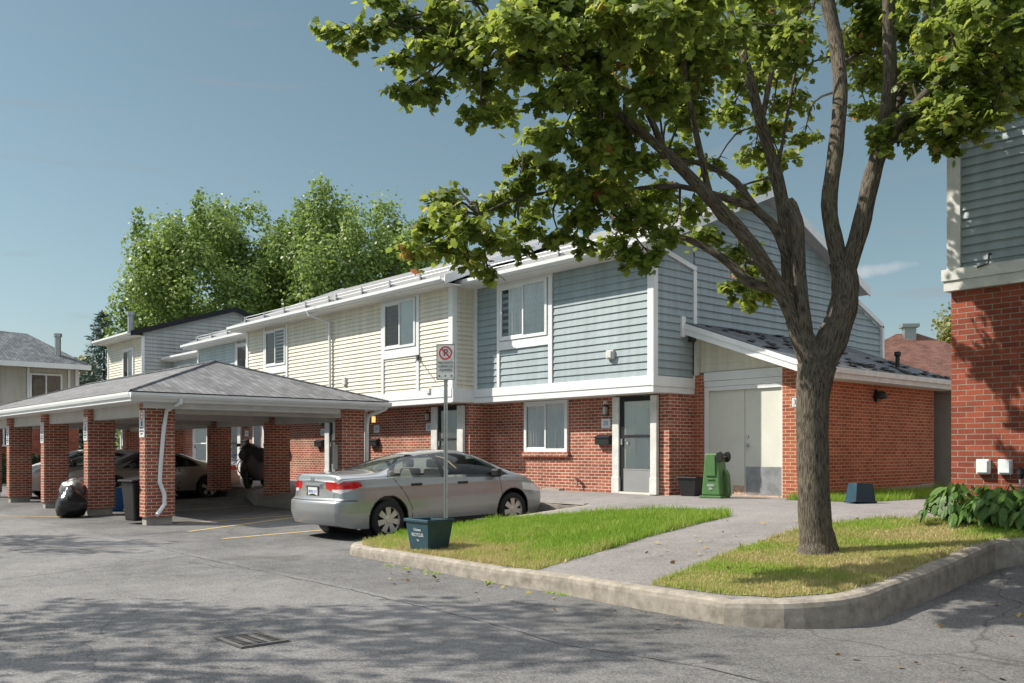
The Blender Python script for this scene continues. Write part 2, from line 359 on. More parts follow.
def asphalt(name, lo, hi, patch=True):
    m = bpy.data.materials.new(name); m.use_nodes = True; n = m.node_tree.nodes; l = m.node_tree.links
    p = n['Principled BSDF']; p.inputs['Roughness'].default_value = .9; p.inputs['Specular IOR Level'].default_value = .25
    t = n.new('ShaderNodeTexCoord')
    def noise(s, d=5, r=.6):
        q = n.new('ShaderNodeTexNoise'); q.inputs['Scale'].default_value = s; q.inputs['Detail'].default_value = d; q.inputs['Roughness'].default_value = r; l.new(t.outputs['Object'], q.inputs['Vector']); return q
    a = noise(.35, 6); b = noise(3.2, 6, .7); c = noise(62, 4, .9)
    v = n.new('ShaderNodeTexVoronoi'); v.inputs['Scale'].default_value = 130; l.new(t.outputs['Object'], v.inputs['Vector'])
    s1 = n.new('ShaderNodeMath'); s1.operation = 'MULTIPLY_ADD'; s1.inputs[1].default_value = .9; s1.inputs[2].default_value = -.45; l.new(a.outputs['Fac'], s1.inputs[0])
    s2 = n.new('ShaderNodeMath'); s2.operation = 'MULTIPLY_ADD'; s2.inputs[1].default_value = .55; l.new(b.outputs['Fac'], s2.inputs[0]); l.new(s1.outputs[0], s2.inputs[2])
    s3 = n.new('ShaderNodeMath'); s3.operation = 'MULTIPLY_ADD'; s3.inputs[1].default_value = .9; l.new(c.outputs['Fac'], s3.inputs[0]); l.new(s2.outputs[0], s3.inputs[2])
    v2 = n.new('ShaderNodeSeparateColor'); l.new(v.outputs['Color'], v2.inputs[0])
    s4 = n.new('ShaderNodeMath'); s4.operation = 'MULTIPLY_ADD'; s4.inputs[1].default_value = .42; l.new(v2.outputs[0], s4.inputs[0]); l.new(s3.outputs[0], s4.inputs[2])
    s5 = n.new('ShaderNodeMath'); s5.operation = 'SUBTRACT'; s5.inputs[1].default_value = .2; l.new(s4.outputs[0], s5.inputs[0]); s3 = s5
    v.inputs['Scale'].default_value = 85
    rp = n.new('ShaderNodeValToRGB'); rp.color_ramp.elements[0].position = .35; rp.color_ramp.elements[1].position = 1.05
    rp.color_ramp.elements[0].color = (*lo, 1); rp.color_ramp.elements[1].color = (*hi, 1); l.new(s3.outputs[0], rp.inputs[0])
    col = rp.outputs[0]
    if patch:
        # worn darker strip along the kerb / older tarmac seams and fine cracks
        w = n.new('ShaderNodeTexNoise'); w.inputs['Scale'].default_value = 1.1; w.inputs['Detail'].default_value = 3
        l.new(t.outputs['Object'], w.inputs['Vector'])
        vm = n.new('ShaderNodeVectorMath'); vm.operation = 'MULTIPLY_ADD'; vm.inputs[1].default_value = (.9, .9, 0); l.new(w.outputs['Color'], vm.inputs[0]); l.new(t.outputs['Object'], vm.inputs[2])
        cv = n.new('ShaderNodeTexVoronoi'); cv.feature = 'DISTANCE_TO_EDGE'; cv.inputs['Scale'].default_value = .22; l.new(vm.outputs[0], cv.inputs['Vector'])
        cr2 = n.new('ShaderNodeValToRGB'); cr2.color_ramp.elements[0].position = 0; cr2.color_ramp.elements[1].position = .004
        cr2.color_ramp.elements[0].color = (.5, .5, .5, 1); cr2.color_ramp.elements[1].color = (1, 1, 1, 1); l.new(cv.outputs['Distance'], cr2.inputs[0])
        mu = n.new('ShaderNodeMixRGB'); mu.blend_type = 'MULTIPLY'; mu.inputs[0].default_value = .8; l.new(col, mu.inputs[1]); l.new(cr2.outputs[0], mu.inputs[2])
        st_ = n.new('ShaderNodeTexNoise'); st_.inputs['Scale'].default_value = .75; st_.inputs['Detail'].default_value = 3; st_.inputs['Distortion'].default_value = .6; l.new(t.outputs['Object'], st_.inputs['Vector'])
        so_ = n.new('ShaderNodeValToRGB'); so_.color_ramp.elements[0].position = .60; so_.color_ramp.elements[1].position = .72; so_.color_ramp.elements[0].color = (1, 1, 1, 1); so_.color_ramp.elements[1].color = (.72, .71, .70, 1); l.new(st_.outputs['Fac'], so_.inputs[0])
        m2_ = n.new('ShaderNodeMixRGB'); m2_.blend_type = 'MULTIPLY'; m2_.inputs[0].default_value = 1; l.new(mu.outputs[0], m2_.inputs[1]); l.new(so_.outputs[0], m2_.inputs[2]); mu = m2_
        # seam line at y ~ 4.95 : newer darker strip towards the kerb
        sx = n.new('ShaderNodeSeparateXYZ'); l.new(vm.outputs[0], sx.inputs[0])
        st = n.new('ShaderNodeMapRange'); st.inputs['From Min'].default_value = 5.22; st.inputs['From Max'].default_value = 5.30; st.inputs['To Min'].default_value = 1; st.inputs['To Max'].default_value = .83
        sy = n.new('ShaderNodeSeparateXYZ'); l.new(t.outputs['Object'], sy.inputs[0])
        ya = n.new('ShaderNodeMath'); ya.operation = 'MULTIPLY_ADD'; ya.inputs[1].default_value = .18; l.new(w.outputs['Fac'], ya.inputs[0]); l.new(sy.outputs['Y'], ya.inputs[2])
        l.new(ya.outputs[0], st.inputs['Value'])
        mv = n.new('ShaderNodeVectorMath'); mv.operation = 'SCALE'; l.new(mu.outputs[0], mv.inputs[0]); l.new(st.outputs[0], mv.inputs['Scale']); col = mv.outputs[0]
    l.new(col, p.inputs['Base Color'])
    bp = n.new('ShaderNodeBump'); bp.inputs['Strength'].default_value = .6; bp.inputs['Distance'].default_value = .006
    l.new(c.outputs['Fac'], bp.inputs['Height']); l.new(bp.outputs[0], p.inputs['Normal']); return m
M['asphalt'] = asphalt('parking_asphalt', (.042, .043, .046), (.215, .211, .210))
M['path'] = asphalt('path_asphalt', (.105, .10, .10), (.27, .255, .25), False)
M['kerb_dark'] = mat('dark_kerb_concrete', (.22, .20, .18), .9, .2, var=.25, vscale=5, bump=.5, bscale=70)  # darker concrete tone, carport kerb only
M['kerb'] = mat('kerb_concrete', (.37, .335, .29), .9, .2, var2=(.19, .168, .14), vscale=9, bump=.35, bscale=170)
M['carport_soffit'] = mat('carport_beam_paint', (.45, .43, .41), .6, var=.12, vscale=3)

# ---------------------------------------------------------------- ground
def clamp(x, a, b): return max(a, min(b, x))
def h_lot(x, y):
    z = .02*max(0, y-6.0) if y < 13 else .14
    if x > -5: z = z + (clamp((x+5)/1.3, 0, 1))*.062*max(0, min(y, 11)-7.3)
    return z
def h_isl(x, y):
    if x < -12.05: return min(.6, .22+.3*clamp(y-10.4, 0, .45)+.09*max(0, y-10.85))
    e = .125+.10*clamp((x+11.3)/7.3, 0, 1); s = .062+.023*clamp((x+11.5)/2, 0, 1)
    cap = .6+.2*clamp((x+7.2)/1.6, 0, 1)
    return min(cap, e+s*(y-6.6))
def sheet(name, poly, hf, m, step=.5, dz=0, parent=None):
    xs = [p[0] for p in poly]; ys = [p[1] for p in poly]; pts = [Vector(p) for p in poly]; n = len(poly)
    def inside(x, y):
        c = False
        for i in range(n):
            x1, y1 = poly[i]; x2, y2 = poly[(i+1) % n]
            if (y1 > y) != (y2 > y) and x < (x2-x1)*(y-y1)/(y2-y1)+x1: c = not c
        return c
    allp = list(pts); y = min(ys)+step/2
    while y < max(ys):
        x = min(xs)+step/2
        while x < max(xs):
            if inside(x, y): allp.append(Vector((x, y)))
            x += step
        y += step
    V, _, Fc, *_ = delaunay_2d_cdt(allp, [], [list(range(n))], 1, 1e-4)
    mb = MB()
    for f in Fc:
        q = [(V[k].x, V[k].y, hf(V[k].x, V[k].y)+dz) for k in f]
        a, b, c = Vector(q[0]), Vector(q[1]), Vector(q[2])
        if (b-a).cross(c-a).z < 0: q = q[::-1]
        mb.poly(q)
    return mb.build(name, m, parent)

# far ground
gp = MB(); gp.poly([(-900, -900, -.12), (900, -900, -.12), (900, 900, -.12), (-900, 900, -.12)])
M['farground'] = mat('far_grass', (.09, .12, .04), .95, .1, var=.3, vscale=.4)
tag(gp.build('ground', M['farground']), kind='structure')
tag(sheet('parking_lot', [(-46, -14), (14, -14), (14, 13.2), (-46, 13.2)], h_lot, M['asphalt'], .6), kind='structure')

def arc(cx, cy, r, a0, a1, n): return [(cx+r*math.cos(R(a0+(a1-a0)*i/n)), cy+r*math.sin(R(a0+(a1-a0)*i/n))) for i in range(n+1)]
# kerb line (outer face), from the parked car round the island to the right
KL = [(-11.85, 12.15), (-11.75, 9.2), (-11.5, 7.5)]+arc(-10.95, 7.25, .55, 195, 266, 5)+[(-9.0, 6.56), (-7.8, 6.48), (-6.6, 6.48), (-5.5, 6.40)]+arc(-4.72, 7.33, .96, -92, -4, 9)+[(-3.75, 8.6), (-3.82, 9.6)]+arc(-3.52, 10.0, .30, 180, 92, 4)+[(-2, 10.32), (3, 10.3), (14, 10.3)]
# walkway behind the kerbs, under the whole terrace
BK = [(-60, 11.9), (-37, 11.9), (-25, 11.7), (-21.9, 10.45), (-17.7, 10.35), (-17.6, 12.2)]
walk = [(-11.85, 12.15)]
def inset(line, d):
    out = []
    for i, p in enumerate(line):
        a = Vector(line[max(i-1, 0)]); b = Vector(line[min(i+1, len(line)-1)]); t = (b-a).normalized(); nrm = Vector((-t.y, t.x))
        out.append((p[0]+nrm.x*d, p[1]+nrm.y*d))
    return out
KI = inset(KL, .13)
walk_poly = BK+[KI[0]]+KI[1:]+[(14, 34), (-60, 34)]
def h_walk(x, y): return h_isl(x, y)
tag(sheet('walkway', walk_poly, h_isl, M['path'], .45), kind='structure')
yard = MB(); yard.poly([(-120, 33.9, .585), (60, 33.9, .585), (60, 140, .585), (-120, 140, .585)])
tag(yard.build('back_yard', M['farground']), kind='structure')

def kerb(name, line, w, hf, hb, seg_gap=3.0, mk='kerb'):
    """profile swept along the line: outer face leaning in a little, rounded top edge"""
    # densify
    L = [Vector(line[0])]
    for p in line[1:]:
        p = Vector(p); d = (p-L[-1]).length; k = max(1, int(d/.16)); a = L[-1].copy()
        for i in range(1, k+1): L.append(a+(p-a)*i/k)
    mb = MB(); rings = []; acc = 0
    for i, p in enumerate(L):
        a = L[max(i-1, 0)]; b = L[min(i+1, len(L)-1)]; t = (b-a).normalized(); nr = Vector((-t.y, t.x))
        if i: acc += (p-L[i-1]).length
        wob = .008*math.sin(acc*5.1)+.006*math.sin(acc*13.7+1)
        q = p+nr*w
        zt = hf(q.x, q.y)+.004; zb = min(hb(p.x, p.y), zt-.05)-.1
        gap = .012 if (acc % seg_gap) < .17 and i > 2 else 0
        prof = [(-.0+wob*.4, zb), (.012+wob, zt-.06-gap), (.022+wob, zt-.022-gap), (.05+wob, zt-.002-gap), (w*.6, zt+.004-gap), (w+.03, zt-gap), (w+.07, zt-.006)]
        rings.append([(p.x+nr.x*o, p.y+nr.y*o, z) for o, z in prof])
    for i in range(len(rings)-1):
        for k in range(len(prof)-1): mb.poly([rings[i][k], rings[i+1][k], rings[i+1][k+1], rings[i][k+1]][::-1])
    mb.poly(rings[0]); mb.poly(rings[-1][::-1])
    o = mb.build(name, M[mk], None); return o
tag(kerb('island_kerb', KL, .15, h_isl, h_lot), kind='structure')
tag(kerb('carport_kerb', [(-60, 11.88), (-37, 11.88), (-25, 11.68), (-21.9, 10.43), (-17.7, 10.33), (-17.55, 12.15), (-11.9, 12.15)], .15, lambda x, y: max(.2, h_isl(min(x, -12.1), y)), h_lot, mk='kerb_dark'), kind='structure')

G1 = [(-7.2, 6.66), (-7.3, 7.2), (-7.38, 7.8), (-7.6, 9.0), (-7.7, 10.0), (-7.72, 10.8), (-7.95, 11.15), (-8.5, 11.2), (-9.2, 11.05), (-9.9, 10.8), (-10.8, 10.3), (-11.55, 9.8), (-11.6, 8.6), (-11.4, 7.6), (-11.25, 7.05), (-10.9, 6.84), (-9.0, 6.72), (-7.8, 6.64)]
G2 = [(-5.6, 6.63), (-4.75, 6.60), (-4.3, 6.72), (-3.98, 7.1), (-3.90, 7.7), (-3.95, 9.6), (-3.9, 10.15), (-3.6, 10.45), (3, 10.46), (14, 10.46), (14, 11.38), (-4.86, 11.38), (-5.2, 11.3), (-5.75, 11.1), (-6.05, 10.4), (-6.1, 9.6), (-5.95, 8.4), (-5.75, 7.4)]
G3 = [(-9.03, 14.3), (-8.1, 14.5), (-7.65, 15.2), (-7.55, 17.6), (-7.5, 30), (-9.2, 30), (-9.03, 20.5)]
for i, (g, nm) in enumerate(((G1, 'lawn'), (G2, 'lawn'), (G3, 'lawn'))):
    tag(sheet(nm, g, h_isl, M['soil'], .3, .005), kind='structure')

rng = np.random.default_rng(3)
def inpoly(px, py, poly):
    c = np.zeros(len(px), bool); n = len(poly)
    for i in range(n):
        x1, y1 = poly[i]; x2, y2 = poly[(i+1) % n]
        if y1 == y2: continue
        k = ((y1 > py) != (y2 > py)) & (px < (x2-x1)*(py-y1)/(y2-y1)+x1); c ^= k
    return c
def vnoise(x, y, s, seed=0):
    """cheap smooth value noise"""
    g = np.random.default_rng(seed).random((64, 64)); u = x*s; v = y*s; iu = np.floor(u).astype(int); iv = np.floor(v).astype(int)
    fu = u-iu; fv = v-iv; fu = fu*fu*(3-2*fu); fv = fv*fv*(3-2*fv)
    f = lambda a, b: g[a % 64, b % 64]
    return (f(iu, iv)*(1-fu)+f(iu+1, iv)*fu)*(1-fv)+(f(iu, iv+1)*(1-fu)+f(iu+1, iv+1)*fu)*fv
def blades(name, poly, dens, h, dry, trunk=None):
    xs = [p[0] for p in poly]; ys = [p[1] for p in poly]; x1 = min(max(xs), 3)
    A = (x1-min(xs))*(max(ys)-min(ys)); n = int(A*dens)
    x = rng.uniform(min(xs), x1, n); y = rng.uniform(min(ys), max(ys), n)
    k = inpoly(x, y, poly); x = x[k]; y = y[k]; n = len(x)
    x = x+rng.normal(0, .03, n); y = y+rng.normal(0, .022, n)
    pn = .6*vnoise(x, y, 1.6, 1)+.4*vnoise(x, y, 6, 2)
    z = np.array([h_isl(a, b) for a, b in zip(x, y)])+.008
    dr = dry(x, y)
    th = rng.uniform(.45, 1.25, n)*h*(1.1-.5*np.clip(dr, 0, 1))*(.7+.6*pn)
    dm = np.full(n, 9.0)
    for i in range(len(poly)):
        (ax_, ay_), (bx_, by_) = poly[i], poly[(i+1) % len(poly)]; ll = (bx_-ax_)**2+(by_-ay_)**2; tt = np.clip(((x-ax_)*(bx_-ax_)+(y-ay_)*(by_-ay_))/ll, 0, 1)
        dm = np.minimum(dm, np.hypot(x-ax_-tt*(bx_-ax_), y-ay_-tt*(by_-ay_)))
    rag = vnoise(x, y, 5, 9); edge = dm < .07; th = np.where(edge, th*(.7+1.5*rag), th)
    tuft = vnoise(x, y, 9, 12) > .86; th = np.where(tuft, th*1.6, th)
    a = rng.uniform(0, 2*np.pi, n); lean = rng.uniform(.1, .75, n)*th; la = rng.uniform(0, 2*np.pi, n)
    w = .0045*rng.uniform(.7, 1.5, n)
    V = np.empty((n, 3, 3)); V[:, 0] = np.stack([x-w*np.cos(a), y-w*np.sin(a), z], 1); V[:, 1] = np.stack([x+w*np.cos(a), y+w*np.sin(a), z], 1)
    V[:, 2] = np.stack([x+lean*np.cos(la), y+lean*np.sin(la), z+th], 1)
    F = np.arange(n*3).reshape(n, 3)
    rv = np.clip(.28+.5*dr+.35*(pn-.5)+rng.normal(0, .14, n), 0, 1)
    o = fastmesh(name, V.reshape(-1, 3), F, M['grass'], attr=np.repeat(rv, 3))
    return tag(o, kind='stuff')
blades('lawn_grass', G1, 7000, .06, lambda x, y: np.clip(1.1-(y-6.7)/1.4+1.0*(vnoise(x, y, 2.3, 5)-.5), .0, 1)*.95+.12*vnoise(x, y, 1.1, 6))
blades('lawn_grass', G2, 6500, .045, lambda x, y: np.clip(1.1-.35*(y-6.8)/3.5+1.3*(vnoise(x, y, 1.7, 8)-.5), 0, 1))
blades('lawn_grass', G3, 2500, .09, lambda x, y: .0*x)
# weeds rooted in the gutter
def weed(p):
    n = 45; a = rng.uniform(0, 6.28, n); l = rng.uniform(.015, .05, n); V = np.empty((n, 3, 3))
    z0 = h_lot(p[0], p[1])
    for i in range(n):
        o = rng.normal(0, .045, 2)
        V[i, 0] = (p[0]+o[0]*1.0-.006, p[1]+o[1]*.3, z0); V[i, 1] = (p[0]+o[0]*1.0+.006, p[1]+o[1]*.3, z0)
        V[i, 2] = (p[0]+o[0]*1.0+l[i]*math.cos(a[i]), p[1]+o[1]*.3+l[i]*math.sin(a[i])*.5, z0+l[i]*.7)
    return V
W = np.concatenate([weed((x, 6.45)) for x in (-9.7, -9.35, -8.95, -8.75, -7.75, -6.75, -6.6, -4.9)])
tag(fastmesh('kerb_weeds', W.reshape(-1, 3), np.arange(len(W)*3).reshape(-1, 3), M['grass'], attr=np.full(len(W)*3, .45)), kind='stuff')

# painted bay lines
def line(a, b, w=.1):
    a = Vector(a); b = Vector(b); t = (b-a).normalized(); nr = Vector((-t.y, t.x))*w/2; mb = MB(); k = max(1, int((b-a).length/.5))
    for i in range(k):
        p = a+(b-a)*i/k; q = a+(b-a)*(i+1)/k
        mb.poly([(*(p-nr), h_lot(*(p-nr))+.005), (*(q-nr), h_lot(*(q-nr))+.005), (*(q+nr), h_lot(*(q+nr))+.005), (*(p+nr), h_lot(*(p+nr))+.005)][::1])
    o = mb.build('bay_line', M['yellow']); tag(o, kind='structure'); return o
for a, b in (((-14.6, 6.4), (-14.6, 12.0)), ((-18.1, 7.0), (-18.1, 10.2)), ((-21.8, 7.0), (-21.8, 10.3)), ((-25.4, 7.0), (-25.4, 11.5)), ((-29, 7), (-29, 11.6)), ((-23.2, 4.95), (-21.9, 6.0)), ((-25.2, 5.2), (-22.6, 4.75)), ((-16.3, 6.5), (-17.6, 9.3))):
    line(a, b)

# tarred seam round an old paving patch
M['tar'] = mat('tar_seam', (.035, .035, .037), .8, .3, var=.3, vscale=15)
def seam(pts, w0):
    r_ = random.Random(5); L = []
    for (ax, ay), (bx, by) in zip(pts[:-1], pts[1:]):
        k = max(2, int(math.hypot(bx-ax, by-ay)/.12))
        for i in range(k): L.append(Vector((ax+(bx-ax)*i/k+r_.gauss(0, .008), ay+(by-ay)*i/k+r_.gauss(0, .008))))
    mb = MB()
    W_ = [w0*r_.uniform(.25, 1) for _ in L]
    for i in range(len(L)-1):
        t = (L[i+1]-L[i]).normalized(); n_ = Vector((-t.y, t.x)); z = .004
        mb.poly([(*(L[i]-n_*W_[i]), z), (*(L[i+1]-n_*W_[i+1]), z), (*(L[i+1]+n_*W_[i+1]), z), (*(L[i]+n_*W_[i]), z)])
    o = mb.build('asphalt_seam', M['tar']); tag(o, kind='structure')
seam([(-11.3, 1.2), (-11.63, 2.47), (-12.57, 5.03), (-8.36, 5.06), (-6.13, 4.98), (-4.94, 4.83), (-3.81, 5.02), (-1.5, 4.9), (2.5, 5.1)], .008)
seam([(-12.57, 5.03), (-15.5, 5.2), (-19, 5.0)], .005)
# ---------------------------------------------------------------- drain grate
dg = thing('drain_grate', 'rusty slotted iron drain grate set in the asphalt in front', 'drain grate', (-6.62, 3.14, 0)); dg.scale = (.78, .74, 1)
mb = MB(); mb.box(-.31, .31, -.27, .27, -.02, .006); mb.build('frame', M['bolt'], dg)
mb = MB()
M['iron'] = mat('worn_iron', (.105, .10, .098), .8, metal=.2, var=.35, vscale=12)
mb.box(-.29, -.26, -.26, .26, .0065, .0135); mb.box(.26, .29, -.26, .26, .0065, .0135)
for j in range(4): mb.box(-.26, .26, -.26+.158*j, -.215+.158*j, .0065, .0137)
for j in range(3):
    for i in range(8): mb.box(-.26+.068*i+.02*(j % 2), -.235+.068*i+.02*(j % 2), -.215+.158*j, -.102+.158*j, .0065, .0133)
mb.build('grille', M['iron'], dg)

# ---------------------------------------------------------------- building parts
def boards(mb, axis, plane, a0, a1, z0, z1, ex=.15, pr=.025, lims=None, sgn=None):
    """lap siding. axis 'Y': wall at y=plane facing -Y ; axis 'X': wall at x=plane facing +X.
    lims(z) -> (a,b) the span at height z (for gables)"""
    z = z0
    while z < z1-.005:
        zt = min(z+ex, z1)
        if lims: (l0, r0), (l1, r1) = lims(z), lims(zt)
        else: l0 = l1 = a0; r0 = r1 = a1
        if r0-l0 > .02:
            if r1 < l1: l1 = r1 = (l1+r1)/2
            e = pr*(zt-z)/ex
            if axis == 'Y':
                P = lambda a, d, zz: (a, plane-d, zz)
                mb.poly([P(l0, e, z), P(r0, e, z), P(r1, .001, zt), P(l1, .001, zt)]); mb.poly([P(l0, .001, z), P(r0, .001, z), P(r0, e, z), P(l0, e, z)])
            else:
                P = lambda a, d, zz: (plane+d, a, zz)
                mb.poly([P(l0, e, z), P(r0, e, z), P(r1, .001, zt), P(l1, .001, zt)]); mb.poly([P(l0, .001, z), P(r0, .001, z), P(r0, e, z), P(l0, e, z)])
        z = zt

def curtain(mb, x0, x1, y, z0, z1, mi=0, pitch=.09, amp=.012):
    n = int((x1-x0)/pitch*6)+1
    for i in range(n):
        a = x0+(x1-x0)*i/n; b = x0+(x1-x0)*(i+1)/n
        ya = y+amp*math.sin(a/pitch*6.283+.6*math.sin(a*7)); yb = y+amp*math.sin(b/pitch*6.283+.6*math.sin(b*7))
        mb.poly([(a, ya, z0), (b, yb, z0), (b, yb, z1), (a, ya, z1)], mi)
def window(par, x0, x1, z0, z1, y, cas=.06, trim=None, left='curtain', right='curtain', sill=False, split=.5, depth=.055):
    """sliding window set proud of the wall plane y (facing -Y)"""
    w = MB(); c = cas; f0 = y-depth
    w.box(x0, x1, f0, y+.01, z1-c, z1); w.box(x0, x1, f0, y+.01, z0, z0+c); w.box(x0, x0+c, f0+.001, y+.01, z0+c, z1-c); w.box(x1-c, x1, f0+.001, y+.01, z0+c, z1-c)
    fr = w.build('window', M['white'], par, bevel=.004)
    xm = x0+(x1-x0)*split; s = MB()
    s.box(xm-.022, xm+.022, y-depth*.85, y+.005, z0+c, z1-c); s.box(x0+c, xm, y-depth*.62, y-depth*.4, z0+c, z0+c+.03); s.box(x0+c, xm, y-depth*.62, y-depth*.4, z1-c-.03, z1-c)
    s.build('sash', M['white'], fr)
    b = MB(); b.poly([(x0+c, y-.004, z0+c), (x1-c, y-.004, z0+c), (x1-c, y-.004, z1-c), (x0+c, y-.004, z1-c)]); b.build('room_shade', M['room'], fr)
    cu = MB()
    if left: curtain(cu, x0+c+.02 if left != 'part' else x0+c+.25*(xm-x0), xm-.02, y-.02, z0+c, z1-c, 1 if left == 'dark' else 0, amp=.008)
    if right: curtain(cu, xm+.02, x1-c-.01, y-.02, z0+c, z1-c, 0, .11, amp=.008)
    if cu.f: cu.build('curtain', [M['curtain'], M['curtaindark']], fr)
    g = MB(); g.poly([(x0+c, y-depth*.5, z0+c), (xm, y-depth*.5, z0+c), (xm, y-depth*.5, z1-c), (x0+c, y-depth*.5, z1-c)])
    g.poly([(xm, y-depth*.72, z0+c), (x1-c, y-depth*.72, z0+c), (x1-c, y-depth*.72, z1-c), (xm, y-depth*.72, z1-c)]); g.build('pane', M['glass'], fr)
    if sill: MB().box(x0-.05, x1+.05, y-.075, y, z0-.1, z0-.002).build('window_sill', M['brick'], par)
    return fr
def entrance(par, x0, x1, z0, z1, y, postl=.22, postr=.2, dark=True):
    """door with white posts; x0..x1 door opening"""
    for a, b in ((x0-postl, x0), (x1, x1+postr)):
        p = MB(); p.box(a, b, y-.06, y+.02, z0, z1); p.box(a-.012, b+.012, y-.075, y+.02, z0, z0+.34); p.build('door_post', M['whitedirty'], par, bevel=.008)
    f = MB(); fm = M['darkframe'] if dark else M['white']
    f.box(x0, x1, y-.02, y+.02, z1-.1, z1); f.box(x0, x0+.11, y-.02, y+.02, z0+.04, z1-.1); f.box(x1-.02, x1, y-.02, y+.02, z0+.04, z1-.1); f.build('door_frame', fm, par)
    MB().box(x0, x1, y-.07, y+.02, z0-.02, z0+.04).build('threshold', M['doorcream'], par)
    a, b, t = x0+.11, x1-.02, z1-.1
    H = t-z0-.04; zk = z0+.04+.24*H; zm = z0+.04+.60*H
    d = MB(); d.box(a, b, y-.004, y+.015, z0+.04, t)
    for i in range(2):
        for j in range(3): d.box(a+.1+i*(b-a)*.45, a+.1+i*(b-a)*.45+(b-a)*.3, y-.010, y-.003, z0+.2+j*.6, z0+.62+j*.6)
    dd = d.build('door', M['door'], par)
    s = MB(); s.box(a, b, y-.030, y-.018, z0+.05, zk); s.box(a, b, y-.034, y-.016, zk, zk+.03); s.build('kick_panel', M['screen'], dd)
    MB().box(a, b, y-.036, y-.016, zm, zm+.05).build('mid_rail', fm, dd)
    g = MB(); g.poly([(a, y-.026, zk+.03), (b, y-.026, zk+.03), (b, y-.026, t), (a, y-.026, t)]); g.build('pane', M['glass'], dd)
    h = MB(); h.box(a-.05, a-.015, y-.06, y-.02, z0+1.0, z0+1.12); h.build('handle', M['steel'], dd)
    k = MB(); k.lathe([(0, -.05), (.03, -.045), (.032, -.02), (.012, 0)], (a+.12, y-.01, z0+1.02), 'Y', 12); k.build('knob', M['steel'], dd)
def wall_lamp(loc, label, lit=False):
    t = thing('wall_lamp', label, 'wall lamp', loc, 0, 'lanterns beside the entrance doors'); t.scale = (.8, .8, .8)
    mb = MB(); mb.box(-.05, .05, -.03, 0, -.13, .13); mb.box(-.055, .055, -.14, -.0, .10, .125); mb.box(-.05, .05, -.13, 0, -.13, -.105); mb.lathe([(.0, .20), (.02, .17), (.055, .125)], (0, -.075, 0), 'Z', 8); mb.build('bracket', M['black'], t)
    g = MB(); g.box(-.04, .04, -.125, -.03, -.105, .10); g.build('lamp_glass', M['lampwarm' if lit else 'lampglass'], t)
    return t
def number_plate(loc, num, label):
    t = thing('house_number_plate', label, 'number plate', loc, 0, 'house number plates')
    MB().box(-.13, .13, -.012, 0, -.1, .1).build('plate', M['signwhite'], t, bevel=.003)
    text('digits', num, .13, M['bluei'], (0, -.0135, 0), (R(90), 0, 0), t)
    return t
def mailbox(loc, label):
    t = thing('mailbox', label, 'mailbox', loc, 0, 'letter boxes beside the entrance doors')
    mb = MB(); mb.prism([(-.2, -.12, -.1), (-.2, -.12, .06), (-.2, -.0, .1), (-.2, 0, -.1)], (.4, 0, 0)); mb.build('box', M['black'], t, bevel=.01)
    MB().prism([(-.21, -.135, .04), (-.21, -.135, .065), (-.21, 0, .12), (-.21, 0, .1)], (.42, 0, 0)).build('lid', M['darkframe'], t)
    return t
def stepped_slope(mb, x0, x1, ya, za, yb, zb, step=.2, th=.018):
    """roof courses from eave (ya,za) up to ridge (yb,zb)"""
    L = math.hypot(yb-ya, zb-za); k = int(L/step); ny, nz_ = -(zb-za)/L, (yb-ya)/L
    if yb < ya: ny, nz_ = -ny, -nz_
    if nz_ < 0: ny, nz_ = -ny, -nz_
    for i in range(k):
        f0, f1 = i/k, (i+1)/k
        P = lambda f, o: (ya+(yb-ya)*f+ny*o, za+(zb-za)*f+nz_*o)
        a = P(f0, th); b = P(f1, 0); c = P(f0, 0)
        mb.poly([(x0, *a), (x1, *a), (x1, *b), (x0, *b)]); mb.poly([(x0, *c), (x1, *c), (x1, *a), (x0, *a)])
def gable_roof(par, x0, x1, yf, ze, yr, zr, yb, m, rk='white', guards=True, rake_r=True, rake_l=True):
    s = (zr-ze)/(yr-yf); 
    rf = MB(); rf.prism([(x0, yf, ze-.1), (x0, yr, zr-.1), (x0, yb, ze-.1), (x0, yb, ze-.22), (x0, yr, zr-.24), (x0, yf, ze-.22)][::-1], (x1-x0, 0, 0), 0)
    stepped_slope(rf, x0, x1, yf, ze-.098, yr, zr-.098); stepped_slope(rf, x0, x1, yb, ze-.098, yr, zr-.098)
    ro = rf.build('roof', m, par)
    g = MB()
    prof = [(0, 0), (-.10, .015), (-.125, .05), (-.13, .12), (-.11, .125), (-.10, .06), (0, .03)]
    g.prism([(x0-.02, yf+o-.005, ze-.22+z) for o, z in prof][::-1], (x1-x0+.04, 0, 0)); g.build('gutter', M['white'], ro)
    MB().box(x0, x1, yf, yf+.5, ze-.245, ze-.222).build('soffit', M['soffit'], ro)
    for side, x in ((rake_l, x0), (rake_r, x1)):
        if not side: continue
        k = MB(); d = -.03 if x == x0 else .03
        for a, b in ((yf, yr), (yb, yr)):
            za, zb = ze, zr
            k.prism([(x, a, za-.26), (x, b, zb-.26), (x, b, zb-.05), (x, a, za-.05)], (d, 0, 0))
        k.build('rake_board', M[rk], ro)
    if guards:
        r = MB(); y0 = yf+.42; z0 = ze-.08+s*.42
        for dz in (.07, .15): r.tube([(x0+.1, y0, z0+dz), (x1-.1, y0, z0+dz)], .013, 6)
        n = int((x1-x0)/1.35)
        for i in range(n+1):
            x = x0+.2+i*(x1-x0-.4)/max(1, n); r.box(x-.02, x+.02, y0-.03, y0+.03, z0-.01, z0+.17); r.box(x-.02, x+.02, y0, y0+.2, z0-.01, z0+.075)
        r.build('snow_guard', M['steel'], ro)
    return ro
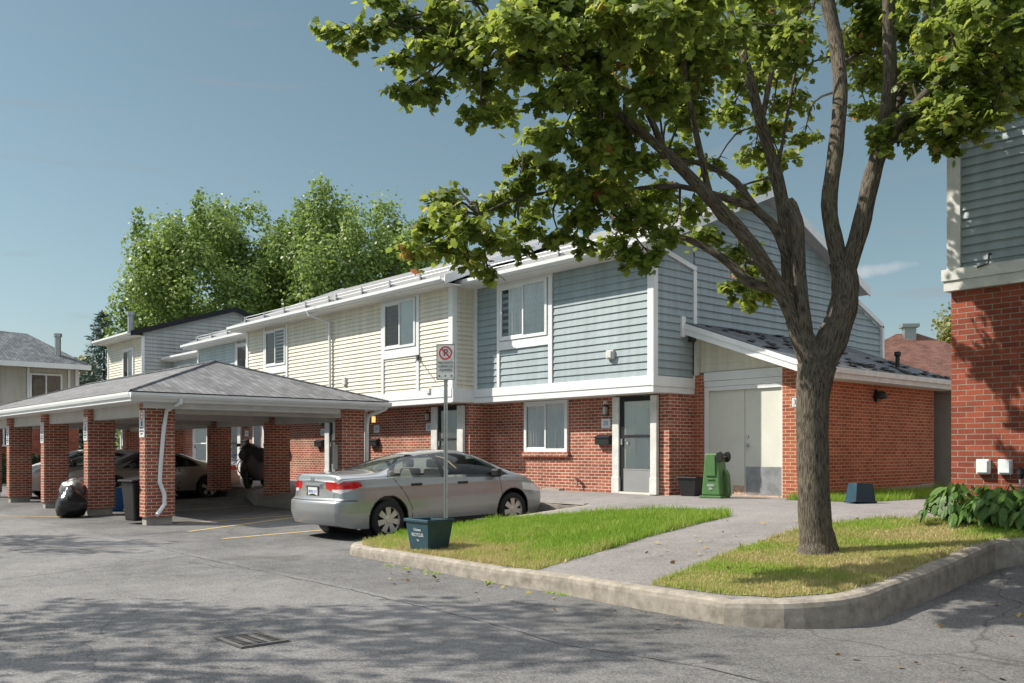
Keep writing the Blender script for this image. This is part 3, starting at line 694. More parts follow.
def downspout(par, path, r=.035, m='white', name='downspout'):
    mb = MB(); mb.tube(path, r, 6); return mb.build(name, M[m], par)
RY, RZ = 17.4, 7.15

# ---------------------------------------------------------------- blue end house
def block(par, x0, x1, yl, yu, matu, zb=2.62, zs=5.37, brick='brick', y_back=21.4, skip=(), band=True):
    """brick lower storey at y=yl, overhanging sided upper storey at y=yu"""
    b = MB()
    xs = sorted(skip); cur = x0
    for a, c in xs: b.box(cur, a, yl, yl+.25, .2, zb+.02); cur = c
    b.box(cur, x1, yl, yl+.25, .2, zb+.02); b.box(x0, x1, yl+.25, y_back, .2, zb+.02)
    b.build('brick_wall', M[brick], par)
    c = MB(); c.box(x0+.001, x1-.001, yu, y_back, zb+.02, zs+.02)
    boards(c, 'Y', yu, x0+.001, x1-.001, zb+.30, zs, ex=.148 if matu == 'blue' else .106); c.build('siding_wall', M[matu], par)
    if band:
        t = MB(); t.box(x0+.002, x1, yu-.045, yu+.002, zb+.12, zb+.31); t.box(x0+.002, x1, yu-.03, yu+.002, zb-.012, zb+.118); t.build('fascia_band', M['white'], par, bevel=.006)
        MB().box(x0+.01, x1-.01, yu, yl+.01, zb-.01, zb+.019).build('soffit', M['soffit'], par)

H1 = thing('row_house', 'blue-grey sided end house with red brick ground floor beside the white double doors', 'house', (0, 0, 0), 0, 'attached row houses')
block(H1, -17.0, -11.5, 14.17, 13.69, 'blue')
# corner boards
mb = MB(); mb.box(-11.62, -11.475, 13.655, 13.69, 2.93, 5.36); mb.box(-11.5, -11.462, 13.66, 13.79, 2.93, 5.34); mb.box(-17.0, -16.86, 13.655, 13.69, 2.93, 5.36)
mb.box(-16.12, -16.03, 13.645, 13.69, 2.93, 5.36); mb.box(-14.40, -14.28, 13.645, 13.69, 2.93, 5.36); mb.box(-16.03, -14.40, 13.645, 13.69, 3.78, 3.98); mb.box(-16.03, -14.40, 13.65, 13.69, 5.24, 5.36)
pieces(mb, 'trim_board', M['white'], H1, .004)
window(H1, -16.0, -14.43, 3.99, 5.24, 13.68, .07, left='part', right='curtain')
window(H1, -15.71, -14.30, 1.45, 2.60, 14.17, .08, sill=True)
entrance(H1, -12.74, -11.90, .6, 2.58, 14.13, .18, .16)
# end wall : side of the front bay, then the tall gable
sb = MB(); sl = lambda z: (13.70, 14.92 if z < 5.08 else max(13.7, 14.92-(z-5.08)/.25))
boards(sb, 'X', -11.5, 13.7, 14.92, 2.95, 5.36, lims=sl); sb.box(-11.56, -11.5, 13.7, 14.93, 2.64, 5.08)
sb.build('bay_side_wall', M['blue'], H1)
st = MB(); st.box(-11.499, -11.455, 13.645, 14.94, 2.73, 2.93); st.box(-11.499, -11.47, 13.66, 14.94, 2.61, 2.729)
st.box(-11.53, -11.455, 14.90, 15.0, 2.93, 5.12)
st.prism([(-11.53, 13.72, 5.40), (-11.53, 15.0, 5.09), (-11.53, 15.0, 5.19), (-11.53, 13.72, 5.50)], (.075, 0, 0)); st.build('bay_side_trim', M['white'], H1, bevel=.004)
mw = MB(); sr = (RZ-5.42)/(RY-13.25)
gl = lambda z: (14.95 if z < 5.42 else max(14.95, 13.25+(z-5.42)/sr), min(21.4, 21.4 if z < 5.55 else 21.5-(z-5.5)/sr))
boards(mw, 'X', -11.497, 14.95, 21.4, 2.7, 7.1, lims=gl); mw.prism([(-11.8, 13.8, 2.65), (-11.8, 21.4, 2.65), (-11.8, 21.4, 5.3), (-11.8, RY, 6.95), (-11.8, 13.8, 5.45)], (.295, 0, 0))
mw.build('gable_wall', M['blue'], H1)
rb = MB(); bl = lambda z: (21.4, 22.75 if z < 4.66 else 22.75-(z-4.66)/.38)
boards(rb, 'X', -11.56, 21.4, 22.75, 2.7, 5.15, lims=bl); rb.prism([(-14.5, 21.4, .2), (-14.5, 22.75, .2), (-14.5, 22.75, 4.66), (-14.5, 21.4, 5.17)], (2.938, 0, 0))
rb.build('rear_bay_wall', M['blue'], H1)
rt = MB(); rt.prism([(-11.55, 21.3, 5.22), (-11.55, 22.82, 4.64), (-11.55, 22.82, 4.76), (-11.55, 21.3, 5.34)], (.08, 0, 0)); rt.box(-11.55, -11.47, 22.74, 22.84, 2.7, 4.7); rt.build('rear_bay_trim', M['white'], H1)
gable_roof(H1, -17.0, -11.2, 13.25, 5.55, RY, RZ+.12, 21.55, M['roofpale'], rake_l=False)
v = MB(); v.box(-12.66, -12.48, 13.61, 13.69, 3.32, 3.5); v.box(-12.64, -12.5, 13.57, 13.62, 3.34, 3.48); v.build('wall_vent', M['whitedirty'], H1, bevel=.01)
v = MB(); v.box(-13.2, -13.12, 14.1, 14.17, 2.44, 2.52); v.build('cable_box', M['whitedirty'], H1)
v = MB(); v.tube([(-13.95, 14.17, .82), (-13.95, 14.09, .82), (-13.92, 14.06, .74)], .022, 6); v.lathe([(0, 0), (.05, 0), (.05, .02), (0, .02)], (-13.95, 14.08, .86), 'Z', 10); v.build('garden_tap', M['bolt'], H1)
v = MB(); v.box(-15.0, -14.45, 14.02, 14.17, .58, .64); v.build('splash_slab', M['concrete'], H1)

wall_lamp((-13.15, 14.17, 2.32), 'lantern left of the grey storm door of the blue end house')
number_plate((-13.18, 14.17, 2.05), '20', 'white number plate 20 below the lantern of the blue end house')
mailbox((-13.2, 14.17, 1.70), 'black letter box left of the grey storm door of the blue end house')

# ---------------------------------------------------------------- cream house near
H2 = thing('row_house', 'cream sided house over red brick joined to the left of the blue end house', 'house', (0, 0, 0), 0, 'attached row houses')
block(H2, -22.45, -17.0, 13.55, 13.05, 'cream')
mb = MB(); boards(mb, 'X', -17.0, 13.06, 13.69, 2.93, 5.36, ex=.106); mb.build('side_siding', M['cream'], H2)
mb = MB(); mb.box(-17.13, -16.975, 13.015, 13.05, 2.93, 5.36); mb.box(-17.0, -16.965, 13.02, 13.15, 2.93, 5.36); mb.box(-17.0, -16.955, 13.02, 13.68, 2.62, 2.93)
mb.box(-19.97, -19.86, 13.005, 13.05, 2.93, 5.36); mb.box(-18.42, -18.31, 13.005, 13.05, 2.93, 5.36); mb.box(-19.86, -18.42, 13.005, 13.05, 3.82, 4.05); mb.box(-19.86, -18.42, 13.008, 13.05, 5.26, 5.36)
pieces(mb, 'trim_board', M['white'], H2, .004)
window(H2, -19.83, -18.45, 4.06, 5.25, 13.04, .06, left='dark', right='curtain')
entrance(H2, -18.17, -17.37, .6, 2.56, 13.51, .25, .23); entrance(H2, -22.28, -21.62, .6, 2.56, 13.51, .1, .2, dark=False)
gable_roof(H2, -22.45, -16.75, 12.61, 5.55, 16.75, RZ+.12, 20.9, M['roofpale'], rake_l=False)
v = MB(); v.box(-21.86, -21.70, 12.97, 13.05, 3.28, 3.48); v.build('wall_vent', M['whitedirty'], H2, bevel=.01)
v = MB(); v.box(-17.95, -17.83, 12.97, 13.05, 2.86, 2.98); v.build('wall_vent', M['whitedirty'], H2)
dp = downspout(H2, [(-22.95, 12.5, 5.38), (-22.9, 12.55, 5.25), (-22.52, 12.97, 5.05), (-22.5, 12.97, 2.7)], .04)
mb = MB(); mb.box(-18.38, -18.28, 12.97, 13.01, 3.70, 3.82); mb.tube([(-18.33, 12.97, 3.76), (-18.0, 12.7, 3.60)], .015, 6); mb.build('wire_bracket', M['bolt'], H2)
wall_lamp((-18.62, 13.55, 2.33), 'unlit lantern left of the front door at the right end of the near cream house')
number_plate((-18.62, 13.55, 2.07), '22', 'number plate 22 left of the door at the right end of the near cream house')
wall_lamp((-21.08, 13.55, 2.33), 'lantern glowing orange near the slanting downspout of the carport', True)
number_plate((-21.02, 13.55, 2.07), '24', 'number plate 24 below the lantern that glows orange')
mailbox((-21.08, 13.55, 1.70), 'black letter box below the glowing lantern, by the slanting downspout')

# ---------------------------------------------------------------- cream house far half
H3 = thing('row_house', 'cream sided house over red brick standing behind the right half of the carport', 'house', (0, 0, 0), 0, 'attached row houses')
block(H3, -27.9, -22.451, 13.55, 13.05, 'cream')
mb = MB(); mb.box(-27.9, -27.76, 13.015, 13.05, 2.93, 5.36); mb.box(-26.66, -26.55, 13.005, 13.05, 2.93, 5.36); mb.box(-25.18, -25.07, 13.005, 13.05, 2.93, 5.36); mb.box(-26.55, -25.18, 13.005, 13.05, 3.86, 4.08)
pieces(mb, 'trim_board', M['white'], H3, .004)
window(H3, -26.5, -25.2, 4.09, 5.2, 13.04, .06, left='dark', right=None)
entrance(H3, -23.39, -22.62, .6, 2.56, 13.51, .25, .1); entrance(H3, -27.5, -26.8, .6, 2.56, 13.51, .15, .2)
gable_roof(H3, -28.15, -22.451, 12.61, 5.55, 16.75, RZ+.12, 20.9, M['roofpale'], rake_r=False)
wall_lamp((-23.92, 13.55, 2.33), 'lantern left of the cream door post seen under the carport edge')
number_plate((-23.9, 13.55, 2.03), '26', 'number plate 26 above a letter box seen through the carport')
mailbox((-24.02, 13.55, 1.70), 'black letter box seen through the carport left of a cream door post')
wall_lamp((-26.18, 13.55, 2.40), 'lantern half hidden by the carport pillar next to the covered motorcycle')
number_plate((-26.1, 13.55, 2.14), '28', 'number plate peeking out right of the carport pillar beside the covered motorcycle')
mailbox((-26.15, 13.55, 1.43), 'black letter box peeking out right of the pillar by the covered motorcycle')

# ---------------------------------------------------------------- pale blue house
H4 = thing('row_house', 'pale blue sided house between the cream houses and the far grey one', 'house', (0, 0, 0), 0, 'attached row houses')
block(H4, -33.4, -27.901, 14.17, 13.69, 'paleblue')
mb = MB(); mb.box(-33.4, -33.25, 13.655, 13.69, 2.93, 5.36); mb.box(-30.12, -30.0, 13.645, 13.69, 2.93, 5.36); mb.box(-33.4, -33.365, 13.66, 13.8, 2.93, 5.36); pieces(mb, 'trim_board', M['white'], H4, 0)
window(H4, -29.98, -28.5, 3.9, 5.15, 13.68, .08, left='dark', right='dark')
window(H4, -29.75, -28.4, 1.25, 2.58, 14.17, .1, sill=True)
entrance(H4, -31.6, -30.87, .6, 2.58, 14.13, .15, .25)
gable_roof(H4, -33.65, -27.901, 13.25, 5.5, RY, RZ+.05, 21.55, M['roofpale'], rake_r=False)
wall_lamp((-30.3, 14.17, 2.42), 'lantern seen under the carport above the parked bicycle')
number_plate((-30.3, 14.17, 2.10), '30', 'number plate seen under the carport above the parked bicycle')
mailbox((-30.35, 14.17, 1.78), 'dark letter box on the wall directly above the bicycle')
mb = MB(); mb.box(-30.2, -29.75, 14.12, 14.17, .9, 1.55); mb.build('meter_cover', M['signwhite'], H4)

# ---------------------------------------------------------------- grey-blue set back house
H5 = thing('row_house', 'small set-back house with a low eave against the far grey gable', 'house', (0, 0, 0), 0, 'attached row houses')
block(H5, -37.39, -33.401, 14.75, 14.3, 'paleblue', zs=5.15)
window(H5, -36.9, -35.5, 4.1, 4.95, 14.29, .12, left=None, right='curtain'); window(H5, -34.6, -33.5, 4.1, 5.05, 14.29, .12, left=None, right=None)
entrance(H5, -36.2, -34.95, .6, 2.62, 14.71, .1, .15, dark=False)
gable_roof(H5, -37.39, -33.401, 13.9, 5.38, 16.9, 6.0, 21, M['shingle'], guards=False, rake_r=False, rake_l=False)

# ---------------------------------------------------------------- far cream house with grey gable
H6 = thing('row_house', 'far house with cream front and a tall grey gable end rising over the carport roof', 'house', (0, 0, 0), 0, 'attached row houses')
block(H6, -41.6, -37.4, 13.55, 13.05, 'cream', zs=6.05)
g6 = MB(); s6 = (7.55-6.3)/(16.9-13.05)
gl6 = lambda z: (13.06 if z < 6.3 else 13.05+(z-6.3)/s6, 20.7 if z < 6.3 else 20.75-(z-6.3)/s6)
boards(g6, 'X', -37.4, 13.06, 20.7, 3.0, 7.5, lims=gl6); g6.prism([(-37.6, 13.06, 2.7), (-37.6, 20.7, 2.7), (-37.6, 20.7, 6.25), (-37.6, 16.9, 7.5), (-37.6, 13.06, 6.28)], (.199, 0, 0)); g6.build('gable_wall', M['greysiding'], H6)
mb = MB(); mb.box(-37.42, -37.36, 13.0, 13.12, 2.9, 6.1); mb.box(-41.6, -41.48, 13.01, 13.05, 2.9, 6.1); pieces(mb, 'trim_board', M['white'], H6, 0)
window(H6, -39.6, -38.3, 4.4, 5.75, 13.04, .12, left='dark', right='dark')
entrance(H6, -41.2, -40.1, .6, 2.62, 13.51, .1, .1, dark=False)
window(H6, -39.25, -38.6, 2.2, 2.62, 13.55, .08, sill=True)
gable_roof(H6, -41.8, -37.3, 12.55, 6.32, 16.9, 7.72, 21.2, M['shingle_dark'], guards=False, rake_l=False, rk='darkframe')
fl = MB(); fl.tube([(-41.3, 13.9, 6.4), (-41.3, 13.9, 7.5)], .13, 10); fl.tube([(-41.3, 13.9, 7.45), (-41.3, 13.9, 7.6)], .18, 10); fl.build('flue_pipe', M['steel'], H6)

# ---------------------------------------------------------------- background house at the left edge
H7 = thing('distant_house', 'beige house with slate grey roof and flue at the left edge of the picture', 'house', (0, 0, 0), 0, 'houses standing behind')
b = MB(); b.box(-54, -46.5, 2, 13.25, .0, 3.0); b.build('brick_wall', M['brick_dark'], H7)
b = MB(); b.box(-54, -46.55, 2, 13.2, 3.0, 5.45)
boards(b, 'X', -46.55, 2, 13.2, 3.0, 5.4, ex=.12); b.build('siding_wall', M['beige'], H7)
b = MB(); b.prism([(-45.9, 2, 5.6), (-50.3, 4.5, 7.6), (-50.3, 11.9, 7.35), (-45.9, 13.6, 5.55)][::-1], (0, 0, -.12)); b.prism([(-54.6, 2, 5.6), (-50.3, 4.5, 7.6), (-50.3, 11.9, 7.35), (-54.6, 13.6, 5.55)], (0, 0, -.12)); b.poly([(-45.9, 13.6, 5.55), (-50.3, 11.9, 7.35), (-54.6, 13.6, 5.55)]); b.build('roof', M['shingle_dark'], H7)
b = MB(); b.box(-45.98, -45.86, 2, 13.62, 5.33, 5.56); b.box(-54.6, -45.98, 13.54, 13.62, 5.33, 5.55); b.box(-46.56, -46.46, 13.08, 13.25, 3, 5.35); b.box(-46.52, -46.46, 11.0, 11.1, 3, 5.35); b.box(-46.52, -46.46, 12.75, 12.85, 3.6, 5.35); b.box(-46.52, -46.46, 11.0, 12.8, 3.6, 3.75); pieces(b, 'trim_board', M['white'], H7, 0)
def xwindow(par, x, y0, y1, z0, z1):
    w = MB(); w.box(x-.01, x+.07, y0, y1, z0, z0+.08); w.box(x-.01, x+.07, y0, y1, z1-.08, z1); w.box(x-.01, x+.07, y0, y0+.08, z0+.08, z1-.08); w.box(x-.01, x+.07, y1-.08, y1, z0+.08, z1-.08); w.box(x, x+.06, (y0+y1)/2-.03, (y0+y1)/2+.03, z0+.08, z1-.08)
    f = w.build('window', M['white'], par)
    MB().poly([(x+.005, y0, z0), (x+.005, y1, z0), (x+.005, y1, z1), (x+.005, y0, z1)]) 
    c = MB(); c.poly([(x+.008, y0+.08, z0+.08), (x+.008, y1-.08, z0+.08), (x+.008, y1-.08, z1-.08), (x+.008, y0+.08, z1-.08)]); c.build('curtain', M['curtaindark'], f)
    g = MB(); g.poly([(x+.035, y0+.08, z0+.08), (x+.035, y1-.08, z0+.08), (x+.035, y1-.08, z1-.08), (x+.035, y0+.08, z1-.08)]); g.build('pane', M['glass'], f)
xwindow(H7, -46.5, 11.1, 12.5, 3.75, 5.1); xwindow(H7, -46.5, 9.3, 10.75, 1.7, 3.1)
b = MB(); b.tube([(-47.2, 12.5, 5.7), (-47.2, 12.5, 7.0)], .14, 10); b.tube([(-47.2, 12.5, 6.95), (-47.2, 12.5, 7.1)], .19, 10); b.build('flue_pipe', M['steel'], H7)
b = MB(); b.box(-50.7, -50.2, 8.1, 8.7, 7.2, 7.85); b.build('chimney', M['brick_dark'], H7)

# ---------------------------------------------------------------- storage building with double doors
S = thing('storage_building', 'lean-to brick building with white double doors joined to the blue gable wall', 'building')
b = MB()
b.box(-11.5, -11.26, 14.95, 15.3, .3, 3.0); b.box(-9.47, -9.051, 14.95, 15.3, .3, 3.0)
b.box(-11.5, -11.27, 15.3, 20.2, .3, 3.0)
# long side wall, its brick foot climbing towards the back
b.poly([(-9.05, 14.95, .6), (-9.05, 20.27, .78), (-9.05, 20.27, 2.93), (-9.05, 14.95, 2.93)])
b.poly([(-9.05, 20.27, .2), (-11.5, 20.27, .2), (-11.5, 20.27, 2.93), (-9.05, 20.27, 2.93)])
b.build('brick_wall', M['brick_orange'], S)
b = MB(); b.box(-9.12, -9.035, 15.0, 20.29, .1, .5); b.prism([(-9.1, 14.96, .5), (-9.1, 20.29, .5), (-9.1, 20.29, .775), (-9.1, 14.96, .595)], (.065, 0, 0)); b.build('foundation', M['concrete'], S)
b = MB(); b.box(-11.26, -9.47, 15.0, 15.3, 2.70, 3.04)
b.box(-11.26, -9.47, 14.955, 15.0, 2.86, 3.03); b.box(-11.26, -9.47, 14.965, 15.0, 2.745, 2.855); b.box(-11.26, -9.47, 14.975, 15.0, 2.66, 2.74)
b.box(-11.26, -11.16, 14.975, 15.06, .6, 2.66); b.box(-9.50, -9.47, 14.975, 15.06, .6, 2.66); pieces(b, 'door_surround', M['white'], S, .004)
def leafdoor(x0, x1, kick):
    d = MB(); d.box(x0, x1, 15.02, 15.06, .63, 2.66); o = d.build('door', M['doorcream'], S, bevel=.003)
    if kick: MB().box(x0+.02, x1-.02, 15.012, 15.022, .64, 1.17).build('kick_plate', M['kick'], o)
    else: MB().box(x0+.55, x1-.01, 15.012, 15.022, .635, .8).build('kick_plate', M['rust'], o)
    return o
dl = leafdoor(-11.155, -10.34, False); drr = leafdoor(-10.33, -9.505, True)
h = MB(); h.lathe([(0, -.07), (.035, -.065), (.036, -.03), (.014, -.01), (.04, 0)], (-10.27, 15.02, 1.58), 'Y', 12); h.build('knob', M['steel'], drr)
h = MB(); h.lathe([(0, -.02), (.03, -.018), (.035, 0)], (-10.27, 15.02, 1.75), 'Y', 12); h.build('lock', M['steel'], drr)
MB().box(-11.16, -9.5, 14.98, 15.06, .55, .63).build('threshold', M['rust'], S)
rs = (4.07-3.03)/(11.53-8.72)                      # fall of the lean-to roof
b = MB()
b.prism([(-11.5, 15.02, 3.03), (-9.05, 15.02, 3.03), (-9.05, 15.02, 3.03), (-11.5, 15.02, 3.95)], (0, .1, 0))
z = 3.05
while z < 3.93:
    zt = min(z+.15, 3.95); xr = lambda q: -9.05-(q-3.05)/rs
    b.poly([(-11.5, 15.0, z), (xr(z), 15.0, z), (xr(zt), 15.02, zt), (-11.5, 15.02, zt)]); b.poly([(-11.5, 15.02, z), (xr(z), 15.02, z), (xr(z), 15.0, z), (-11.5, 15.0, z)]); z = zt
b.build('gable_siding', M['cream'], S)
MB().box(-11.53, -11.38, 14.9, 15.0, 2.99, 3.78).build('corner_post', M['whitedirty'], S)
r = MB(); r.prism([(-11.55, 14.6, 4.07), (-8.70, 14.6, 3.02), (-8.70, 14.6, 2.97), (-11.55, 14.6, 4.02)][::-1], (0, 6.05, 0)); ro = r.build('roof', M['shingle_dark'], S)
deb = MB()
for i in range(90):
    x = random.uniform(-11.4, -8.9); y = random.uniform(14.7, 20.4); zz = 3.02+(-8.70-x)*rs*.998+.008; a = random.uniform(.03, .09)
    if i % 3 == 0: x = random.uniform(-9.2, -8.75); zz = 3.02+(-8.70-x)*rs+.008
    deb.box(x-a, x+a, y-a*1.3, y+a*1.3, zz-.01, zz+.02)
deb.build('fallen_leaves', M['bolt'], ro)
r = MB(); r.prism([(-11.57, 14.585, 3.83), (-8.68, 14.585, 2.80), (-8.68, 14.585, 2.99), (-11.57, 14.585, 4.04)], (0, .03, 0)); r.prism([(-11.57, 14.57, 3.95), (-8.67, 14.57, 2.91), (-8.67, 14.57, 3.005), (-11.57, 14.57, 4.055)], (0, .02, 0)); r.build('rake_board', M['white'], ro)
r = MB(); r.box(-8.70, -8.665, 14.585, 20.66, 2.80, 2.99); r.box(-8.667, -8.63, 14.585, 20.66, 2.90, 3.0); r.build('eave_board', M['whitedirty'], ro)
MB().prism([(-9.06, 14.9, 2.80), (-9.06, 20.66, 2.80), (-8.70, 20.66, 2.80), (-8.70, 14.9, 2.80)], (0, 0, .03)).build('soffit', M['soffit'], ro)
MB().prism([(-11.5, 14.6, 3.86), (-8.75, 14.6, 2.86), (-8.75, 15.02, 2.86), (-11.5, 15.02, 3.86)], (0, 0, .03)).build('rake_soffit', M['soffit'], ro)
MB().box(-11.57, -11.52, 14.98, 20.6, 4.06, 4.17).build('flashing', M['white'], ro)
MB().box(-11.62, -11.44, 14.50, 14.62, 3.74, 4.14).build('barge_end', M['white'], ro)
MB().box(-11.50, -11.40, 14.75, 14.95, 3.66, 3.86).build('bracket_block', M['bolt'], S)
v = MB(); v.lathe([(0, .32), (.07, .3), (.07, .22), (.045, .2), (.045, -.2)], (-9.35, 19.2, 3.3), 'Z', 12); v.build('roof_vent', M['black'], ro)
lm = thing('wall_lamp', 'black dome lamp high on the long side wall of the lean-to brick building', 'wall lamp', (-9.05, 17.66, 2.58))
v = MB(); v.lathe([(0, 0), (.10, -.02), (.14, -.12), (.15, -.16), (.13, -.16), (0, -.1)], (.09, 0, .1), 'Z', 16); v.build('shade', M['black'], lm, smooth=True); MB().box(0, .05, -.05, .05, -.12, .12).build('bracket', M['black'], lm)
np_ = thing('house_number_plate', 'number plate 38 on the brick pier half hidden by the tree trunk', 'number plate', (-9.17, 14.95, 2.36)); MB().box(-.09, .09, -.012, 0, -.08, .08).build('plate', M['signwhite'], np_); text('digits', '38', .13, M['ink'], (0, -.0135, 0), (R(90), 0, 0), np_)
cb = thing('utility_cabinet', 'tall grey metal cabinet behind the far corner of the lean-to building', 'utility cabinet', (-8.98, 20.95, .6))
MB().box(-.5, .17, -.3, .5, .05, 2.15).build('body', mat('cabinet_grey', (.27, .28, .27), .5, var=.1), cb, bevel=.01); MB().box(-.56, .22, -.36, .56, 2.152, 2.26).build('cap', M['steel'], cb); MB().box(-.6, .3, -.5, .6, -.05, .049).build('plinth', M['concrete'], cb)

# ---------------------------------------------------------------- building at the right edge
B = thing('corner_building', 'blue sided house with dark red brick base at the right edge, dappled with shade', 'house', (0, 0, 0), 0, 'attached row houses')
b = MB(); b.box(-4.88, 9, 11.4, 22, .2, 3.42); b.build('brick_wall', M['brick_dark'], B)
b = MB(); b.box(-4.85, 9, 11.36, 22, 3.43, 7.9); boards(b, 'Y', 11.36, -4.8, 9, 3.62, 7.85, ex=.105); b.build('siding_wall', M['blue'], B)
b = MB(); b.box(-4.93, 9.05, 11.30, 11.359, 3.40, 3.52); b.box(-4.95, 9.05, 11.28, 11.359, 3.522, 3.66); b.box(-4.93, -4.851, 11.359, 22, 3.40, 3.66); b.box(-4.90, -4.74, 11.315, 11.359, 3.66, 7.85); b.box(-4.90, -4.851, 11.359, 11.5, 3.66, 7.85); pieces(b, 'trim_board', M['whitedirty'], B, .004)
b = MB(); b.prism([(-5.1, 10.9, 7.9), (-5.1, 16.7, 10.3), (-5.1, 22.5, 7.9), (-5.1, 22.5, 7.75), (-5.1, 16.7, 10.1), (-5.1, 10.9, 7.75)][::-1], (14.3, 0, 0)); b.build('roof', M['shingle'], B)
b = MB(); b.box(-5.1, 9.2, 10.86, 10.9, 7.68, 7.9); b.build('fascia_board', M['white'], B)
b = MB(); b.prism([(-4.85, 11.37, 7.85), (-4.85, 22, 7.85), (-4.85, 16.7, 10.05)], (13.8, 0, 0)); b.build('gable_wall', M['blue'], B)
b = MB(); b.tube([(-4.4, 11.36, 3.78), (-4.4, 11.30, 3.78), (-4.40, 11.27, 3.66), (-4.52, 11.26, 3.63)], .012, 6); b.build('cable_stub', M['bolt'], B)
for i, x in enumerate((-4.49, -4.245)):
    t = thing('outlet_box', ('left' if i == 0 else 'right')+' one of two small white outlet boxes on the dark brick above the hostas', 'outlet box', (x, 11.4, 1.275), 0, 'outlet boxes on the brick')
    MB().box(-.075, .075, -.07, 0, -.09, .09).build('box', M['signwhite'], t, bevel=.012); MB().box(-.06, .06, -.085, -.072, -.07, .075).build('cover', M['white'], t, bevel=.008)
t = thing('standpipe', 'thin grey pipe with dark cap standing by the brick at the right edge', 'pipe', (-4.07, 11.33, .6))
mb = MB(); mb.tube([(0, 0, 0), (0, 0, .55)], .018, 8); mb.build('pipe', M['steel'], t); mb = MB(); mb.lathe([(0, .68), (.035, .66), (.04, .6), (.025, .54)], (0, 0, 0), 'Z', 10); mb.build('cap', M['black'], t)

# ---------------------------------------------------------------- brown roofed house far right
H8 = thing('distant_house', 'brown hip-roofed house glimpsed beyond the lean-to building on the right', 'house', (-22.6, 50.1, .6), R(41.2), 'houses standing behind')
b = MB(); b.box(-6.5, 6.5, 0, 9, -.5, 3.0); b.build('brick_wall', brick_mat('far_pink_brick', c1=(.36, .16, .12), c2=(.28, .11, .08), mortar=(.4, .33, .3)), H8)
b = MB(); b.box(-6.45, 6.45, .05, 9, 3.0, 4.65); b.build('siding_wall', M['white'], H8)
b = MB(); e = 4.5; b.poly([(-7, -.6, e), (7, -.6, e), (.6, 4.2, 7.85), (-.6, 4.2, 7.85)]); b.poly([(7, -.6, e), (7, 9.5, e), (.6, 4.2, 7.85)]); b.poly([(-7, 9.5, e), (-7, -.6, e), (-.6, 4.2, 7.85)]); b.poly([(7, 9.5, e), (-7, 9.5, e), (-.6, 4.2, 7.85), (.6, 4.2, 7.85)]); b.poly([(-7, -.6, e-.02), (-7, 9.5, e-.02), (7, 9.5, e-.02), (7, -.6, e-.02)]); rf = b.build('roof', M['shingle_brown'], H8)
b = MB(); b.box(-2.9, -2.3, 3.0, 3.6, 5.7, 7.8); b.build('vent_stack', M['shingle_brown'], rf); b = MB(); b.box(-.3, .35, 3.6, 4.2, 7.2, 8.15); b.box(-.45, .5, 3.45, 4.35, 8.15, 8.35); b.build('chimney', M['steel'], rf)
for x in (2.2, -2.2): window(H8, x-.6, x+.6, 3.3, 4.4, .04, .12, left=None, right=None)
tf = thing('rail_fence', 'low grey rail fence seen through the gap beside the dark brick house', 'fence', (-16.7, 38.5, .6), R(41.2))
for k in (-4, -2, 0, 2, 4):
    MB().box(k-.05, k+.05, -.05, .05, 0, 1.5).build('post', M['concrete'], tf)
mb = MB()
for z in (.25, .55, .85, 1.15, 1.4): mb.box(-4.4, 4.4, -.02-.05, .02-.05, z, z+.12)
mb.build('rails', M['greysiding'], tf)
bar = thing('barrier', 'yellow topped barrier far behind the rail fence', 'barrier', (-19.5, 43.2, .6), R(41.2)); MB().box(-5, 5, -.1, .1, 1.75, 2.05).build('bar', mat('barrier_yellow', (.75, .42, .04), .5), bar)
for k in (-4, 0, 4): MB().box(k-.08, k+.08, -.08, .08, 0, 1.75).build('post', M['concrete'], bar)

# ---------------------------------------------------------------- carport
CP = thing('carport', 'open carport with grey hipped shingle roof on red brick pillars', 'carport')
X1, Y0, Y1, ze, zr, hw = -17.9, 6.03, 11.86, 2.62, 3.57, 2.915
X0 = -33.6
b = MB(); ym = (Y0+Y1)/2
A, Bp, C_, D = (X1, Y0, ze), (X1, Y1, ze), (X0, Y1, ze), (X0, Y0, ze); E1, E2 = (X1-hw, ym, zr), (X0+hw, ym, zr)
b.poly([D, A, E1, E2]); b.poly([A, Bp, E1]); b.poly([Bp, C_, E2, E1]); b.poly([C_, D, E2])
b.poly([(p[0], p[1], ze-.012) for p in (D, C_, Bp, A)])
roof = b.build('roof', M['shingle'], CP)
mb = MB()
for a, e in ((A, E1), (Bp, E1), (C_, E2), (D, E2)): mb.tube([Vector(a)+Vector((0, 0, .0)), Vector(e)+Vector((0, 0, .012))], .03, 6)
mb.tube([Vector(E1)+Vector((0, 0, .01)), Vector(E2)+Vector((0, 0, .01))], .035, 6); mb.build('ridge_cap', M['shingle_dark'], roof)
f = MB()
f.box(X0, X1, Y0, Y0+.03, ze-.19, ze-.025); f.box(X1-.03, X1, Y0+.03, Y1, ze-.19, ze-.025); f.box(X0, X1, Y1-.03, Y1, ze-.19, ze-.025)
f.build('fascia_board', M['white'], CP)
gt = [(0, 0), (.07, -.0), (.10, .05), (.105, .1), (.09, .1), (.07, .06), (0, .03)]
f = MB(); f.prism([(X1+o, Y0-.03, ze-.13+z) for o, z in gt], (0, Y1-Y0+.06, 0)); f.build('gutter', M['white'], CP)
f = MB(); f.prism([(X0, Y0-o*.5, ze-.12+z) for o, z in gt][::-1], (X1-X0, 0, 0)); f.build('drip_edge', M['white'], CP)
MB().box(X0, X1-.03, Y0+.03, Y1-.03, ze-.20, ze-.18).build('soffit', M['soffit'], CP)
bm_ = MB()
for y in (6.52, 10.95): bm_.box(X0+.1, -18.215, y, y+.28, 2.16, ze-.201)
bm_.build('beam', M['carport_soffit'], CP)
